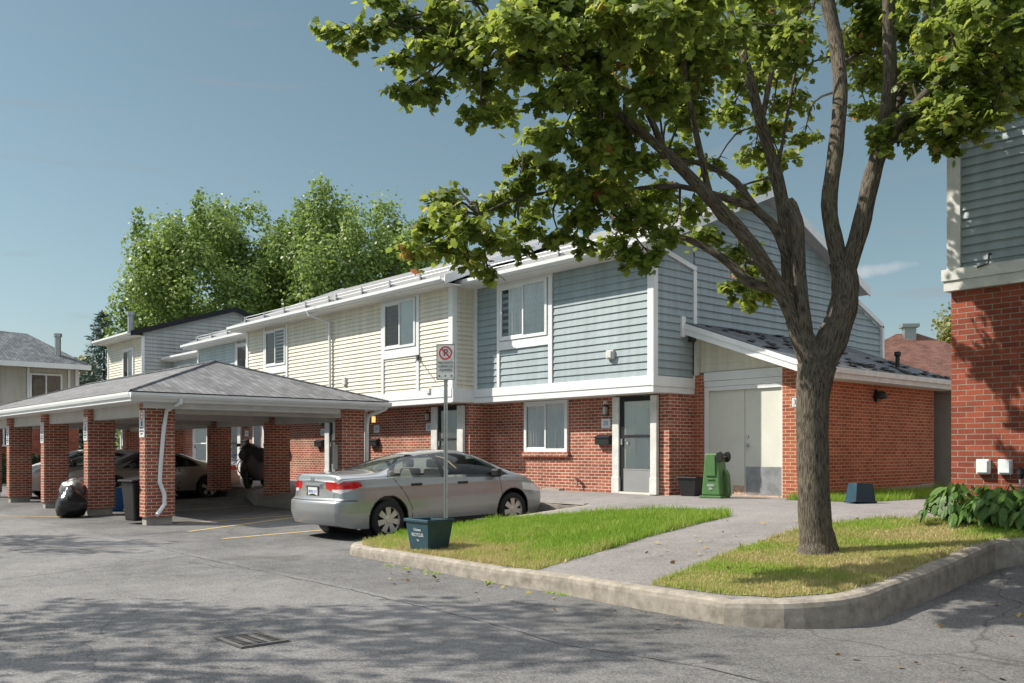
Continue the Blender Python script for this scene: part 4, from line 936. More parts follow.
for x in (-18.35, -21.95, -25.55, -29.15, -32.7): MB().box(x-.13, x+.13, 6.81, 10.94, 2.22, ze-.202).build('beam', M['carport_soffit'], CP)
MB().box(-18.02, -17.95, 6.3, 10.6, 2.30, ze-.201).build('edge_beam', M['carport_soffit'], CP)
sg = None
for i, x in enumerate((-18.2, -21.8, -25.4, -29.0, -32.6)):
    for j, y in enumerate((6.4, 10.8)):
        z0 = h_lot(x, y) if j == 0 else .34
        p = MB(); zz = z0+(.16 if j == 0 else 0)
        p.box(x-.3, x, y, y+.59, zz, 2.419); p.box(x-.302, x+.002, y-.002, y+.33, 2.15, 2.418)
        o = p.build('brick_pillar', M['brick'], CP)
        if j == 0: MB().box(x-.27, x-.04, y+.04, y+.55, z0-.1, zz+.001).build('footing', M['concrete'], o)
        if j == 0 and i < 4:
            lab = ['striped notice board on the nearest carport pillar, beside the white downspout', 'notice board on the second carport pillar, behind the garbage bag', 'notice board on the third front pillar of the carport from the right', 'notice board on the front carport pillar next to the left edge of the picture'][i]
            t = thing('parking_notice', lab, 'sign', (x-.15, y, 2.0-.03*i), 0, 'notices on the carport pillars')
            MB().box(-.14, .14, -.012, 0, -.26, .27).build('plate', M['signwhite'], t)
            c = MB(); c.lathe([(.07, -.014), (.095, -.014)], (0, 0, .17), 'Y', 20); c.box(-.07, .07, -.0145, -.0135, .165, .18); c.build('red_symbol', M['red'], t)
            MB().box(-.045, .045, -.0145, -.0125, -.04, .06).build('blue_symbol', M['bluei'], t)
            for k, wd in enumerate(('VISITOR', 'PARKING', 'ONLY')): text('lettering', wd, .055, M['ink'], (0, -.0135, -.085-.055*k), (R(90), 0, 0), t)
downspout(CP, [(-17.85, 11.8, 2.52), (-17.9, 11.75, 2.44), (-18.12, 11.46, 2.28), (-18.16, 11.44, 2.1), (-18.2, 11.44, .4)], .05, 'whitedirty')
downspout(CP, [(-17.86, 6.98, 2.5), (-17.86, 6.98, 2.42), (-18.14, 6.80, 2.27), (-18.14, 6.74, 1.9), (-18.14, 6.68, 1.2), (-18.14, 6.66, .85), (-18.13, 6.75, .62), (-18.13, 6.75, .42), (-18.1, 6.68, .33), (-18.02, 6.56, .22)], .042, 'white')
MB().box(-18.55, -18.35, 10.8-.02, 10.8-.001, 1.05, 1.62).build('meter_panel', M['steel'], CP)

# ---------------------------------------------------------------- cars
def interp(xs, ys, x):
    """monotone cubic"""
    xs = np.array(xs, float); ys = np.array(ys, float); h = np.diff(xs); d = np.diff(ys)/h
    m = np.zeros(len(xs)); m[0] = d[0]; m[-1] = d[-1]
    for i in range(1, len(xs)-1):
        m[i] = 0 if d[i-1]*d[i] <= 0 else 2*d[i-1]*d[i]/(d[i-1]+d[i])
    x = np.clip(x, xs[0], xs[-1]); k = np.clip(np.searchsorted(xs, x)-1, 0, len(xs)-2); t = (x-xs[k])/h[k]
    return (2*t**3-3*t**2+1)*ys[k]+(t**3-2*t**2+t)*h[k]*m[k]+(-2*t**3+3*t**2)*ys[k+1]+(t**3-t**2)*h[k]*m[k+1]
def npin(px_, py_, poly):
    return inpoly(px_, py_, poly)
def paint(name, col, metal=.55, rough=.32):
    m = mat(name, col, rough, .5, metal=metal, coat=.8, var=.03, vscale=8, bump=0)
    return m
CIVIC = dict(L=4.49, W=.876, top=[(0, .985), (.04, 1.05), (.10, 1.085), (.55, 1.09), (.80, 1.105), (1.2, 1.225), (1.6, 1.34), (1.95, 1.405), (2.35, 1.435), (2.7, 1.425), (3.0, 1.37), (3.4, 1.20), (3.78, 1.015), (4.0, .955), (4.25, .86), (4.42, .74), (4.49, .64)],
    belt=[(0, .93), (.1, .985), (.8, 1.00), (1.5, .985), (2.4, .955), (3.3, .93), (3.8, .915), (4.1, .84), (4.35, .74), (4.49, .60)],
    wheels=(.93, 3.63), rw=.315, dlo=[(.97, .985), (.96, 1.03), (1.02, 1.10), (1.2, 1.185), (1.5, 1.275), (1.85, 1.335), (2.3, 1.36), (2.62, 1.345), (2.95, 1.275), (3.25, 1.135), (3.55, .975), (3.3, .955), (2.4, .975), (1.5, .995)],
    pillar=(2.03, 2.13), wind=(2.82, 3.76), rear=(.84, 1.74), seams=[[(1.05, 1.0), (1.25, .75), (1.38, .50), (1.40, .33)], [(2.12, .98), (2.12, .6), (2.10, .30)], [(3.33, .94), (3.36, .6), (3.30, .30)]], handles=(1.50, 2.48), four=True)
def car(name, label, P, col, loc, rz, res=.016, seats=True, mirror=True, tail=True, plate=True, group='parked cars'):
    root = thing(name, label, 'car', loc, rz, group)
    L, W = P['L'], P['W']; nS = int(L/res)
    s = np.linspace(0, L, nS+1); s = np.unique(np.concatenate([s, np.linspace(0, .12, 14), L-np.linspace(0, .12, 14)]))
    T = interp(*zip(*P['top']), s); Bt = interp(*zip(*P['belt']), s); Bt = np.minimum(Bt, T-.02)
    zb = .20+.07*np.clip(1-s/.5, 0, 1)**2+.05*np.clip(1-(L-s)/.5, 0, 1)**2
    pf = 1-.13*np.clip(1-s/.6, 0, 1)**2.4-.17*np.clip(1-(L-s)/.9, 0, 1)**2.3
    pf = pf*(1-.07*np.clip(1-s/.07, 0, 1)**2)*(1-.10*np.clip(1-(L-s)/.10, 0, 1)**2)
    n1 = int(.75/res); n2 = int(1.35/res)
    # lower part
    v1 = np.linspace(0, 1, n1+1)
    Z1 = zb[:, None]+(Bt-zb)[:, None]*v1
    half = 1-.42*np.clip(.50-Z1, 0, 1)**1.7-.30*np.clip(Z1-.62, 0, 1)**1.55
    crease = .006*np.exp(-((Z1-.86)/.03)**2)
    W1 = W*pf[:, None]*(half+crease)
    # upper part : tapered superellipse from the belt to the roof centre
    a = np.linspace(0, math.pi/2, n2+1)[1:]; H = (T-Bt)[:, None]
    nn = 3.4
    cw = np.cos(a)[None, :]**(2/nn); sh = np.sin(a)[None, :]**(2/nn)
    tp = .27*np.clip(H/.46, 0, 1)**1.2
    W2 = (W1[:, -1][:, None]-.012*np.clip(H/.1, 0, 1))*cw*(1-tp*sh); Z2 = Bt[:, None]+H*sh
    Wd = np.concatenate([W1, W2], 1); Zd = np.concatenate([Z1, Z2], 1); nv = Wd.shape[1]
    rp = lambda z: interp([.2, .35, .50, .62, .66, .70, .9, 1.02, 1.08, 1.12], [.10, .03, .0, .005, .03, .085, .10, .075, .05, .05], z)
    fp = lambda z: interp([.2, .3, .5, .6, .75, 1.0], [-.12, -.03, 0, -.01, -.10, -.2], z)
    Sg = np.repeat(s[:, None], nv, 1)
    Yd = Sg+rp(Zd)*np.clip(1-Sg/.8, 0, 1)**2+fp(Zd)*np.clip(1-(L-Sg)/.8, 0, 1)**2
    objs = {}
    def grid(Wg, Yg, Zg, Sg_, is_cap):
        """emit both mirrored halves; classify faces"""
        r, c = Wg.shape
        idx = np.arange(r*c).reshape(r, c); q = np.stack([idx[:-1, :-1], idx[:-1, 1:], idx[1:, 1:], idx[1:, :-1]], -1).reshape(-1, 4)
        V = np.stack([Wg.ravel(), Yg.ravel(), Zg.ravel()], 1); Sf = Sg_.ravel()[q].mean(1); C = V[q].mean(1)
        return V, q, Sf, C
    t = np.linspace(1, 0, int(.8/res)+1)
    parts = []
    parts.append(grid(Wd, Yd, Zd, Sg, 0))
    for e in (0, -1):
        Wc = t[:, None]*Wd[e][None, :]; Zc = np.repeat(Zd[e][None, :], len(t), 0); sgn = -1 if e == 0 else 1
        Yc = np.repeat(Yd[e][None, :], len(t), 0)+sgn*(.07 if e == 0 else .13)*(1-t[:, None]**2)*np.ones_like(Wc)
        parts.append(grid(Wc, Yc, Zc, np.full_like(Wc, 0 if e == 0 else L), 1 if e == 0 else 2))
    out = {k: ([], []) for k in ('body', 'windshield', 'rear_window', 'side_window', 'taillight', 'reverse', 'headlight', 'plate')}
    seam_faces = []
    for pi, (V, q, Sf, C) in enumerate(parts):
        w, z = C[:, 0], C[:, 2]; n = len(q); cls = np.zeros(n, int)
        if pi == 0:
            col_i = np.tile(np.arange(nv-1), len(s)-1); up = col_i >= n1; frac = (col_i-n1)/n2
            Tl = np.interp(Sf, s, T); Bl = np.interp(Sf, s, Bt)
            side = up & (frac < .60)
            dlo = npin(Sf, z, P['dlo']) & up & (frac < .66)
            pil = (Sf > P['pillar'][0]) & (Sf < P['pillar'][1]) & dlo
            cls[dlo] = 3; cls[pil] = 9
            rim = npin(Sf, z, [(a_[0]+(a_[0]-2.2)*.012, a_[1]+(a_[1]-1.1)*.10) for a_ in P['dlo']]) & up & (frac < .68) & ~dlo; cls[rim] = 9
            ws = (Sf > P['wind'][0]) & (Sf < P['wind'][1]) & (w < .60-.03*(Sf-P['wind'][0])+.20*(Sf-P['wind'][0])) & up & (Tl-z < .10+.06*(Sf-P['wind'][0])) & ~dlo & ~rim
            cls[ws & (cls == 0)] = 1
            rw_ = (Sf > P['rear'][0]) & (Sf < P['rear'][1]) & (w < .66-.13*(Sf-P['rear'][0])) & up & (Tl-z < .12)
            cls[rw_ & (cls == 0)] = 2
            for sm in P['seams']:
                for (a0, b0), (a1, b1) in zip(sm[:-1], sm[1:]):
                    d = np.array([a1-a0, b1-b0]); LL = np.hypot(*d); tt = np.clip(((Sf-a0)*d[0]+(z-b0)*d[1])/LL**2, 0, 1)
                    dist = np.hypot(Sf-a0-tt*d[0], z-b0-tt*d[1]); k = (dist < .006) & ~up; cls[k] = 9
            # boot shut line on top, bumper seam
            k = (cls == 0) & (Sf < .34) & (abs(z-.665) < .006) & ~up; cls[k] = 9
            k = (cls == 0) & up & (Sf < .84) & (Sf > .0) & (abs(w-.60*np.ones_like(w)) < .007); cls[k] = 9
            k = (cls == 0) & up & (Sf > P['wind'][1]+.05) & (abs(w-.66) < .007) & (Sf < 4.3); cls[k] = 9
            tl = (Sf < .44-1.2*np.clip(z-.90, 0, 1)) & (z > .775+.26*Sf) & (z < .965) & ~up; cls[tl] = 4
            rv = tl & (z < .845) & (Sf < .22) ; cls[rv] = 5
            hl = (Sf > L-.62) & (z > .60+.12*(L-Sf)) & (z < .74+.10*(L-Sf)) & ~up; cls[hl & (cls == 0)] = 6
            # wheel arches
            for ws_ in P['wheels']:
                k = ((Sf-ws_)**2+(z-P['rw']-.02)**2 < (P['rw']+.055)**2) & (z < .85) & ~up; cls[k] = -1
                k2 = (cls == 0) & ((Sf-ws_)**2+(z-P['rw']-.02)**2 < (P['rw']+.07)**2) & ~up; cls[k2] = 9
            # dark sill
            k = (cls == 0) & (z < .265) & ~up & (Sf > 1.35) & (Sf < 3.2); cls[k] = 9
        elif pi == 1:
            tl = (w > .38) & (z < .965) & (z > .79+.28*np.clip(.62-w, 0, 1)); cls[tl] = 4
            cls[tl & (z < .845) & (w > .55)] = 5
            cls[(cls == 0) & (abs(w-.60) < .006) & (z > .70) & (z < .80)] = 9
            cls[(cls == 0) & (abs(z-.665) < .007)] = 9
            cls[(cls == 0) & (w < .21) & (z > .725) & (z < .885)] = 9
        else:
            cls[(w > .45) & (z > .54) & (z < .70)] = 6; cls[(w < .42) & (z > .50) & (z < .60)] = 9; cls[(w < .5) & (z > .27) & (z < .40)] = 9
        for sgn in (1, -1):
            Vm = V*np.array([sgn, 1, 1]); qm = q if (sgn == 1) == (pi == 1) else q[:, ::-1]
            for key, cid in (('body', (0, 9)), ('windshield', (1,)), ('rear_window', (2,)), ('side_window', (3,)), ('taillight', (4,)), ('reverse', (5,)), ('headlight', (6,))):
                k = np.isin(cls, cid)
                if k.any(): out[key][0].append((Vm, qm[k], sgn, (cls[k] == 9).astype(int), Sf[k]))
    def emit(nm, key, mats, flt=None, parent=root, off=0):
        Vs, Fs, Ms = [], [], []; o = 0
        for (V, q, sgn, mi, Sf) in out[key][0]:
            k = np.ones(len(q), bool) if flt is None else flt(sgn, Sf)
            if not k.any(): continue
            qq = q[k]; u, inv = np.unique(qq, return_inverse=True); Vs.append(V[u]); Fs.append(inv.reshape(qq.shape)+o); Ms.append(mi[k]); o += len(u)
        if not Vs: return None
        V = np.concatenate(Vs); V[:, 1] -= L/2
        ob = fastmesh(nm, V, np.concatenate(Fs), mats, parent, True, np.concatenate(Ms)); 
        md = ob.modifiers.new('weld', 'WELD'); md.merge_threshold = .0012
        return ob
    body = emit('body', 'body', [col, M['black']])
    emit('windshield', 'windshield', M['carglass']); emit('rear_window', 'rear_window', M['carglass'])
    for sg_ in (1, -1):
        for rng_ in ((0, P['pillar'][0]+.05), (P['pillar'][1]-.05, 9)):
            emit('side_window', 'side_window', M['carglass'], lambda g, Sf, sg_=sg_, r=rng_: (np.full(len(Sf), g == sg_) & (Sf > r[0]) & (Sf < r[1])))
        tlo = emit('taillight', 'taillight', M['lens_red'], lambda g, Sf, sg_=sg_: np.full(len(Sf), g == sg_))
        emit('reverse_light', 'reverse', M['lens_clear'], lambda g, Sf, sg_=sg_: np.full(len(Sf), g == sg_), tlo if tlo else root)
        emit('headlight', 'headlight', M['lens_clear'], lambda g, Sf, sg_=sg_: np.full(len(Sf), g == sg_))
    Y = lambda sv: sv-L/2
    # underside and arches
    u = MB(); u.box(-W+.12, W-.12, Y(.35), Y(L-.35), .20, .24)
    for ws_ in P['wheels']:
        r = P['rw']+.07
        for sd in (1, -1):
            u.lathe([(r, 0), (r, -.30*sd), (.02, -.30*sd)], (sd*(W-.035), Y(ws_), P['rw']+.02), 'X', 28)
    u.build('underbody', M['black'], root)
    # cabin
    cb_ = MB(); cb_.box(-.68, .68, Y(.9), Y(3.6), .45, .80)
    if seats:
        for sx in (-.37, .37):
            cb_.box(sx-.24, sx+.24, Y(2.15), Y(2.30), .7, 1.10); cb_.box(sx-.13, sx+.13, Y(2.13), Y(2.23), 1.12, 1.27)
            cb_.box(sx-.11, sx+.11, Y(1.22), Y(1.32), .98, 1.10)
        cb_.box(-.62, .62, Y(1.2), Y(1.35), .7, 1.0); cb_.box(-.66, .66, Y(3.2), Y(3.6), .7, .93); cb_.box(-.66, .66, Y(.85), Y(1.25), .9, .96)
    cb_.build('interior', M['interior'], root, bevel=.03)
    # wheels
    for ws_ in P['wheels']:
        for sd in (1, -1):
            x = sd*(W-.105); r = P['rw']; wh = MB()
            tyre = [(r-.10, .095), (r-.03, .10), (r-.008, .085), (r, .055), (r, -.055), (r-.008, -.085), (r-.03, -.1), (r-.10, -.095)]
            wh.lathe([(a_, b_*sd) for a_, b_ in tyre], (x, Y(ws_), r), 'X', 40); wo = wh.build('wheel', M['rubber'], root, smooth=True)
            rm = MB(); R0 = r-.098
            rm.lathe([(R0+.006, .09*sd), (R0, .075*sd), (R0-.015, .05*sd)], (x, Y(ws_), r), 'X', 40)
            rm.lathe([(R0-.01, .02*sd), (0.01, .02*sd)], (x, Y(ws_), r), 'X', 40, 1)
            rm.lathe([(.058, .088*sd), (.052, .096*sd), (.0, .098*sd)], (x, Y(ws_), r), 'X', 20)
            ns = P.get('spokes', 7)
            for k in range(ns):
                a_ = 6.283*k/ns; Mx = Matrix.Translation((x+.078*sd, Y(ws_), r)) @ Matrix.Rotation(a_, 4, 'X')
                rm.poly([Mx @ Vector((.012*sd, -.030, .03)), Mx @ Vector((.012*sd, .030, .03)), Mx @ Vector((-.002*sd, .052, R0-.002)), Mx @ Vector((-.002*sd, -.052, R0-.002))])
                for q_ in (-1, 1): rm.poly([Mx @ Vector((.012*sd, q_*.030, .03)), Mx @ Vector((-.002*sd, q_*.052, R0-.002)), Mx @ Vector((-.03*sd, q_*.052, R0-.002)), Mx @ Vector((-.03*sd, q_*.030, .03))])
            rm.build('rim', [M['rim'], M['black']], wo)
    # small parts
    if tail:
        yb = Y(.0)+.085-.07+.02
        if plate:
            p = MB(); p.box(-.155, .155, yb-.012, yb, .735, .87); p.build('licence_plate', M['signwhite'], root, bevel=.004)
            text('lettering', 'BDKE 317', .062, M['bluei'], (0, yb-.0135, .80), (R(90), 0, 0), root)
        c = MB(); c.box(-.27, .27, yb-.03, yb+.01, .892, .93); c.build('chrome_strip', M['hood'], root, bevel=.008)
        e = MB(); yy = yb-.022
        e.box(-.042, -.028, yy, yy+.03, .965, 1.03); e.box(.028, .042, yy, yy+.03, .965, 1.03); e.box(-.03, .03, yy, yy+.03, .99, 1.003); e.build('emblem', M['hood'], root)
    xs_ = W*.955
    for hs_ in P['handles']:
        for sd in (1, -1):
            zz = .872 if hs_ < 2 else .862
            hd = MB(); hd.box(sd*xs_-.02, sd*xs_+.03, Y(hs_)-.11, Y(hs_)+.11, zz-.022, zz+.022); hd.build('door_handle', M['black'], root, bevel=.01)
    if mirror:
        for sd in (1, -1):
            m_ = MB(); m_.box(sd*(W-.06) if sd > 0 else -W-.14, W+.14 if sd > 0 else -(W-.06), Y(3.14), Y(3.26), .93, 1.08); m_.build('mirror', M['black'], root, bevel=.035)
    return root
M['lens_red'] = mat('red_lens', (.42, .006, .008), .12, .6, coat=.6)
M['lens_clear'] = mat('clear_lens', (.62, .60, .60), .15, .6, coat=.6)
M['interior'] = mat('car_interior', (.24, .24, .22), .85)
M['rim'] = mat('hubcap_silver', (.50, .50, .48), .32, metal=.5)
c1 = car('parked_car', 'silver four-door sedan parked nose-in between the lawn and the brick wall', CIVIC, paint('silver_paint', (.30, .315, .33)), (-13.43, 9.66, .055), 0, .014)
c1.rotation_euler = (R(1.3), 0, 0)
SOL = dict(L=4.85, W=.90, top=[(0, .93), (.05, 1.0), (.2, 1.035), (.85, 1.055), (1.2, 1.16), (1.7, 1.34), (2.1, 1.40), (2.4, 1.41), (2.8, 1.385), (3.2, 1.24), (3.75, .98), (4.2, .89), (4.6, .78), (4.78, .68), (4.85, .6)],
    belt=[(0, .88), (.15, .95), (1.0, .97), (2.4, .93), (3.5, .90), (3.8, .88), (4.3, .79), (4.7, .68), (4.85, .56)], wheels=(1.05, 3.77), rw=.33,
    dlo=[(1.25, .96), (1.5, 1.12), (1.85, 1.27), (2.3, 1.33), (2.7, 1.31), (3.1, 1.18), (3.5, .95), (2.4, .955)], pillar=(1.98, 2.04), wind=(2.82, 3.74), rear=(.9, 1.85),
    seams=[[(1.95, .93), (1.92, .6), (1.98, .3)], [(3.4, .9), (3.42, .5), (3.38, .3)]], handles=(2.2,), spokes=5)
car('parked_car', 'dark bronze two-door coupe parked tail-out under the carport behind the nearest pillar', SOL, paint('bronze_paint', (.30, .27, .235), .5, .35), (-27.2, 9.75, .07), math.pi, .03)
GREY = dict(CIVIC, top=[(0, 1.0), (.1, 1.2), (.5, 1.34), (1.2, 1.45), (2.0, 1.49), (2.5, 1.46), (3.0, 1.32), (3.6, 1.05), (4.0, .95), (4.3, .84), (4.49, .66)], rear=(.2, .6))
car('parked_car', 'light grey hatchback glimpsed through the carport beyond the bronze coupe', GREY, paint('light_grey_paint', (.46, .45, .44), .4, .35), (-30.9, 9.35, .07), math.pi, .04)
WHT = dict(CIVIC)
car('parked_car', 'white car whose front corner shows between the two leftmost carport pillars', WHT, paint('white_paint', (.66, .66, .66), 0, .3), (-34.8, 10.4, .1), math.pi, .05)

# ---------------------------------------------------------------- bins, bags, boxes
def tapered(mb, cx, cy, z0, z1, a0, b0, a1, b1, wall=.012, mi=0, floor=True):
    """open tapered box: outside, rim and inside faces"""
    o0 = [(cx+sx*a0, cy+sy*b0, z0) for sx, sy in ((-1, -1), (1, -1), (1, 1), (-1, 1))]; o1 = [(cx+sx*a1, cy+sy*b1, z1) for sx, sy in ((-1, -1), (1, -1), (1, 1), (-1, 1))]
    i0 = [(cx+sx*(a0-wall), cy+sy*(b0-wall), z0+wall) for sx, sy in ((-1, -1), (1, -1), (1, 1), (-1, 1))]; i1 = [(cx+sx*(a1-wall), cy+sy*(b1-wall), z1) for sx, sy in ((-1, -1), (1, -1), (1, 1), (-1, 1))]
    for k in range(4):
        j = (k+1) % 4; mb.poly([o0[k], o0[j], o1[j], o1[k]], mi); mb.poly([i0[j], i0[k], i1[k], i1[j]], mi); mb.poly([o1[k], o1[j], i1[j], i1[k]], mi)
    mb.poly(o0[::-1], mi); mb.poly(i0, mi)
def rimring(mb, cx, cy, z, a, b, w, t, mi=0):
    mb.box(cx-a-w, cx+a+w, cy-b-w, cy-b, z-t, z, mi); mb.box(cx-a-w, cx+a+w, cy+b, cy+b+w, z-t, z, mi); mb.box(cx-a-w, cx-a, cy-b, cy+b, z-t, z, mi); mb.box(cx+a, cx+a+w, cy-b, cy+b, z-t, z, mi)
def recycle_box(name, label, cat, loc, rz, m, rot=None, words=True):
    t = thing(name, label, cat, loc, rz)
    if rot: t.rotation_euler = rot
    b = MB(); tapered(b, 0, 0, 0, .35, .19, .155, .245, .20); b.build('body', M[m], t, bevel=.01)
    b = MB(); rimring(b, 0, 0, .356, .235, .19, .026, .034); b.build('rim', M[m], t, bevel=.008)
    if words:
        tilt = math.atan2(.045, .35)
        for k, (wd, sz) in enumerate((('Ottawa', .05), ('RECYCLES', .055), ('bin', .04))):
            z = .235-.06*k; y = -.155-.045*z/.35-.004
            text('lettering', wd, sz, M['signwhite'], (-.0, y, z), (R(90)+tilt, 0, 0), t)
    return t
recycle_box('recycling_box', 'teal open recycling box with white writing on the lawn by the sign post', 'recycling box', (-9.62, 7.0, h_isl(-9.62, 7.0)+.01), 0, 'teal').scale = (1.02, 1.02, 1.12)
recycle_box('recycling_box', 'deep blue box turned upside down on the grass below the long brick wall', 'recycling box', (-7.62, 14.35, .93), 0, 'dblue', (R(176), R(3), R(62)), True).scale = (.78, .78, .9)
t = thing('bin', 'small black open bin on the path between the brick corner and the green cart', 'bin', (-11.05, 14.3, .6), R(8))
b = MB(); tapered(b, 0, 0, 0, .36, .15, .15, .20, .2); b.build('body', M['black'], t, bevel=.01); b = MB(); rimring(b, 0, 0, .37, .19, .19, .03, .03); b.build('rim', M['black'], t, bevel=.006)
t = thing('organics_cart', 'green wheeled cart standing upside down beside the white double doors', 'wheeled bin', (-10.3, 14.02, .6), R(14)); t.scale = (.74, .8, 1.03)
b = MB(); b.box(-.25, .25, -.26, .26, .045, .80, tx=-.0)
b.v = [(x*(1-.28*z/.8), y*(1-.22*z/.8)+.0, z) for x, y, z in b.v]; bd = b.build('body', M['green'], t, bevel=.03)
b = MB(); b.box(-.285, .285, -.30, .29, 0, .045); b.build('lid', M['green'], t, bevel=.012)
b = MB(); b.prism([(.16, .02, .03), (.31, .02, .03), (.345, .02, .12), (.31, .02, .42), (.23, .02, .52)], (0, .2, 0)); b.build('handle_flap', M['green'], t, bevel=.02)
b = MB(); b.prism([(-.14, -.24, .40), (.12, -.24, .40), (.10, -.225, .78), (-.10, -.225, .78)], (0, -.02, 0)); b.box(-.10, .08, -.262, -.24, .33, .35); b.build('front_rib', M['green'], bd, bevel=.006)
for sy in (-.22, .22):
    w = MB(); w.lathe([(.0, -.03), (.085, -.03), (.1, -.015), (.1, .015), (.085, .03), (0, .03)], (.22, sy, .74), 'Y', 20); w.build('wheel', M['black'], t)
w = MB(); w.tube([(.22, -.22, .74), (.22, .22, .74)], .012, 6); w.build('axle', M['steel'], t)
text('lettering', 'GREEN\nBIN', .06, M['signwhite'], (0, -.262, .20), (R(88), 0, 0), t)
t = thing('wheeled_bin', 'tall black wheeled bin with sloping lid beside the nearest carport pillar', 'wheeled bin', (-18.88, 6.52, .03), R(10))
b = MB(); b.box(-.24, .24, -.26, .26, .04, .82); b.v = [(x*(.78+.22*z/.8), y*(.75+.25*z/.8), z) for x, y, z in b.v]; b.build('body', M['black'], t, bevel=.03)
b = MB(); b.prism([(-.29, -.31, .82), (-.29, .30, .88), (-.29, .30, .93), (-.29, -.31, .86)], (.58, 0, 0)); b.build('lid', M['black'], t, bevel=.015)
for sx in (-.2, .2):
    w = MB(); w.lathe([(0, -.03), (.09, -.03), (.1, 0), (.09, .03), (0, .03)], (sx, .24, .1), 'X', 16); w.build('wheel', M['rubber'], t)
t = thing('blue_bin', 'bright blue bin showing between the second pillar and the black wheeled bin', 'bin', (-22.93, 7.33, .04))
b = MB(); tapered(b, 0, 0, 0, .52, .16, .16, .22, .22); b.build('body', M['bluebox'], t, bevel=.02); b = MB(); rimring(b, 0, 0, .53, .21, .21, .02, .03); b.build('rim', M['bluebox'], t)

def blob(name, label, cat, loc, sx, sy, sz, m, seed, amp=.12, knot=True, parent=None, n=48):
    """lumpy tied bag: a dented, creased sphere that sags onto the ground"""
    th = np.linspace(0, np.pi, n); ph = np.linspace(0, 2*np.pi, 2*n, endpoint=False); T_, P_ = np.meshgrid(th, ph, indexing='ij')
    x, y, z = np.sin(T_)*np.cos(P_), np.sin(T_)*np.sin(P_), np.cos(T_)
    f = 1+amp*.8*np.sin(2.1*x+1.7*y+seed)*np.cos(2.3*y-1.9*z+seed*2)+amp*.22*np.sin(5*x+seed)*np.sin(4.6*y+1.3*seed+3*z)-amp*.28*np.abs(np.sin(4*P_+2.2*z+seed))**.7*np.sin(T_)*np.clip(.3+z, 0, 1)
    zz = z*f*sz; zz = np.where(zz < -.62*sz, -.62*sz+(zz+.62*sz)*.12, zz)+.66*sz
    if knot: zz = zz+np.clip(z-.9, 0, 1)*2.2*sz
    V = np.stack([x*f*sx, y*f*sy, zz], -1).reshape(-1, 3); i, j = np.meshgrid(np.arange(n-1), np.arange(2*n), indexing='ij'); j2 = (j+1) % (2*n)
    F = np.stack([i*2*n+j, (i+1)*2*n+j, (i+1)*2*n+j2, i*2*n+j2], -1).reshape(-1, 4)
    o = fastmesh(name, V, F, m, parent, True); o.location = loc
    if label: tag(o, label, cat)
    return o
M['bagpale'] = mat('grey_plastic_bag', (.16, .155, .15), .25, .6, bump=.5, bscale=12)
tag(blob('garbage_bag', 'shiny black garbage bag on the ground in front of the second carport pillar', 'garbage bag', (-21.75, 6.02, .02), .36, .34, .36, M['bag'], 1.0, .15), group='garbage bags')
tag(blob('garbage_bag', 'paler bag leaning on top of the black garbage bag by the second pillar', 'garbage bag', (-22.05, 6.15, .44), .30, .28, .24, M['bagpale'], 2.3, .16), group='garbage bags')

# covered motorcycle
mt = thing('motorcycle', 'motorcycle under a black cover on the raised walk by the second rear pillar', 'motorcycle', (-24.38, 11.72, .44), R(130)); mt.scale = (.85, .9, .92)
w = MB(); w.lathe([(.16, -.05), (.25, -.06), (.29, -.03), (.30, 0), (.29, .03), (.25, .06), (.16, .05)], (-.72, 0, .28), 'Y', 28); w.lathe([(0, -.03), (.17, -.02), (.17, .02), (0, .03)], (-.72, 0, .28), 'Y', 20); w.build('wheel', M['rubber'], mt, smooth=True)
w = MB(); w.lathe([(.16, -.06), (.25, -.07), (.30, 0), (.25, .07), (.16, .06)], (.62, 0, .28), 'Y', 28); w.build('wheel', M['rubber'], mt, smooth=True)
cv = blob('cover', None, None, (-.02, 0, .22), .76, .40, .60, M['cover'], 3.3, .22, False, mt); 
cv2 = blob('cover_top', None, None, (-.33, 0, .80), .26, .44, .32, M['cover'], 5.1, .22, False, mt)
w = MB(); w.tube([(-.72, -.08, .28), (-.5, -.1, .8)], .025, 6); w.tube([(-.72, .08, .28), (-.5, .1, .8)], .025, 6); w.build('fork', M['steel'], mt)
w = MB(); w.tube([(-.42, -.42, 1.22), (-.45, 0, 1.16), (-.42, .42, 1.22)], .018, 6); w.box(-.44, -.41, -.5, -.38, 1.26, 1.36); w.box(-.44, -.41, .38, .5, 1.26, 1.36); w.build('handlebar', M['black'], mt)
# bicycle
bk = thing('bicycle', 'blue framed bicycle leaning by the door of the pale blue house', 'bicycle', (-30.3, 13.6, .58), R(72))
fr_ = MB()
for a_, b_ in (((-.50, 0, .34), (-.12, 0, .30)), ((-.12, 0, .30), (-.28, 0, .80)), ((-.25, 0, .72), (.32, 0, .78)), ((-.12, 0, .30), (.34, 0, .68)), ((-.50, 0, .34), (-.26, 0, .74)), ((.30, 0, .86), (.52, 0, .34))): fr_.tube([a_, b_], .018, 6)
fr_.build('frame', M['bluebox'], bk)
for x in (-.50, .52):
    w = MB(); w.lathe([(.315+.018*math.cos(q), .018*math.sin(q)) for q in np.linspace(0, 6.283, 7)], (x, 0, .34), 'Y', 28)
    for k in range(8): w.tube([(x, 0, .34), (x+.31*math.cos(k*.785), 0, .34+.31*math.sin(k*.785))], .004, 4)
    w.build('wheel', M['rubber'], bk)
w = MB(); w.tube([(.28, -.28, .98), (.30, -.1, .97), (.30, .1, .97), (.28, .28, .98)], .013, 6); w.tube([(.30, 0, .86), (.29, 0, .97)], .015, 6); w.build('handlebar', M['steel'], bk)
MB().box(-.42, -.17, -.06, .06, .86, .91).build('saddle', M['black'], bk, bevel=.02)

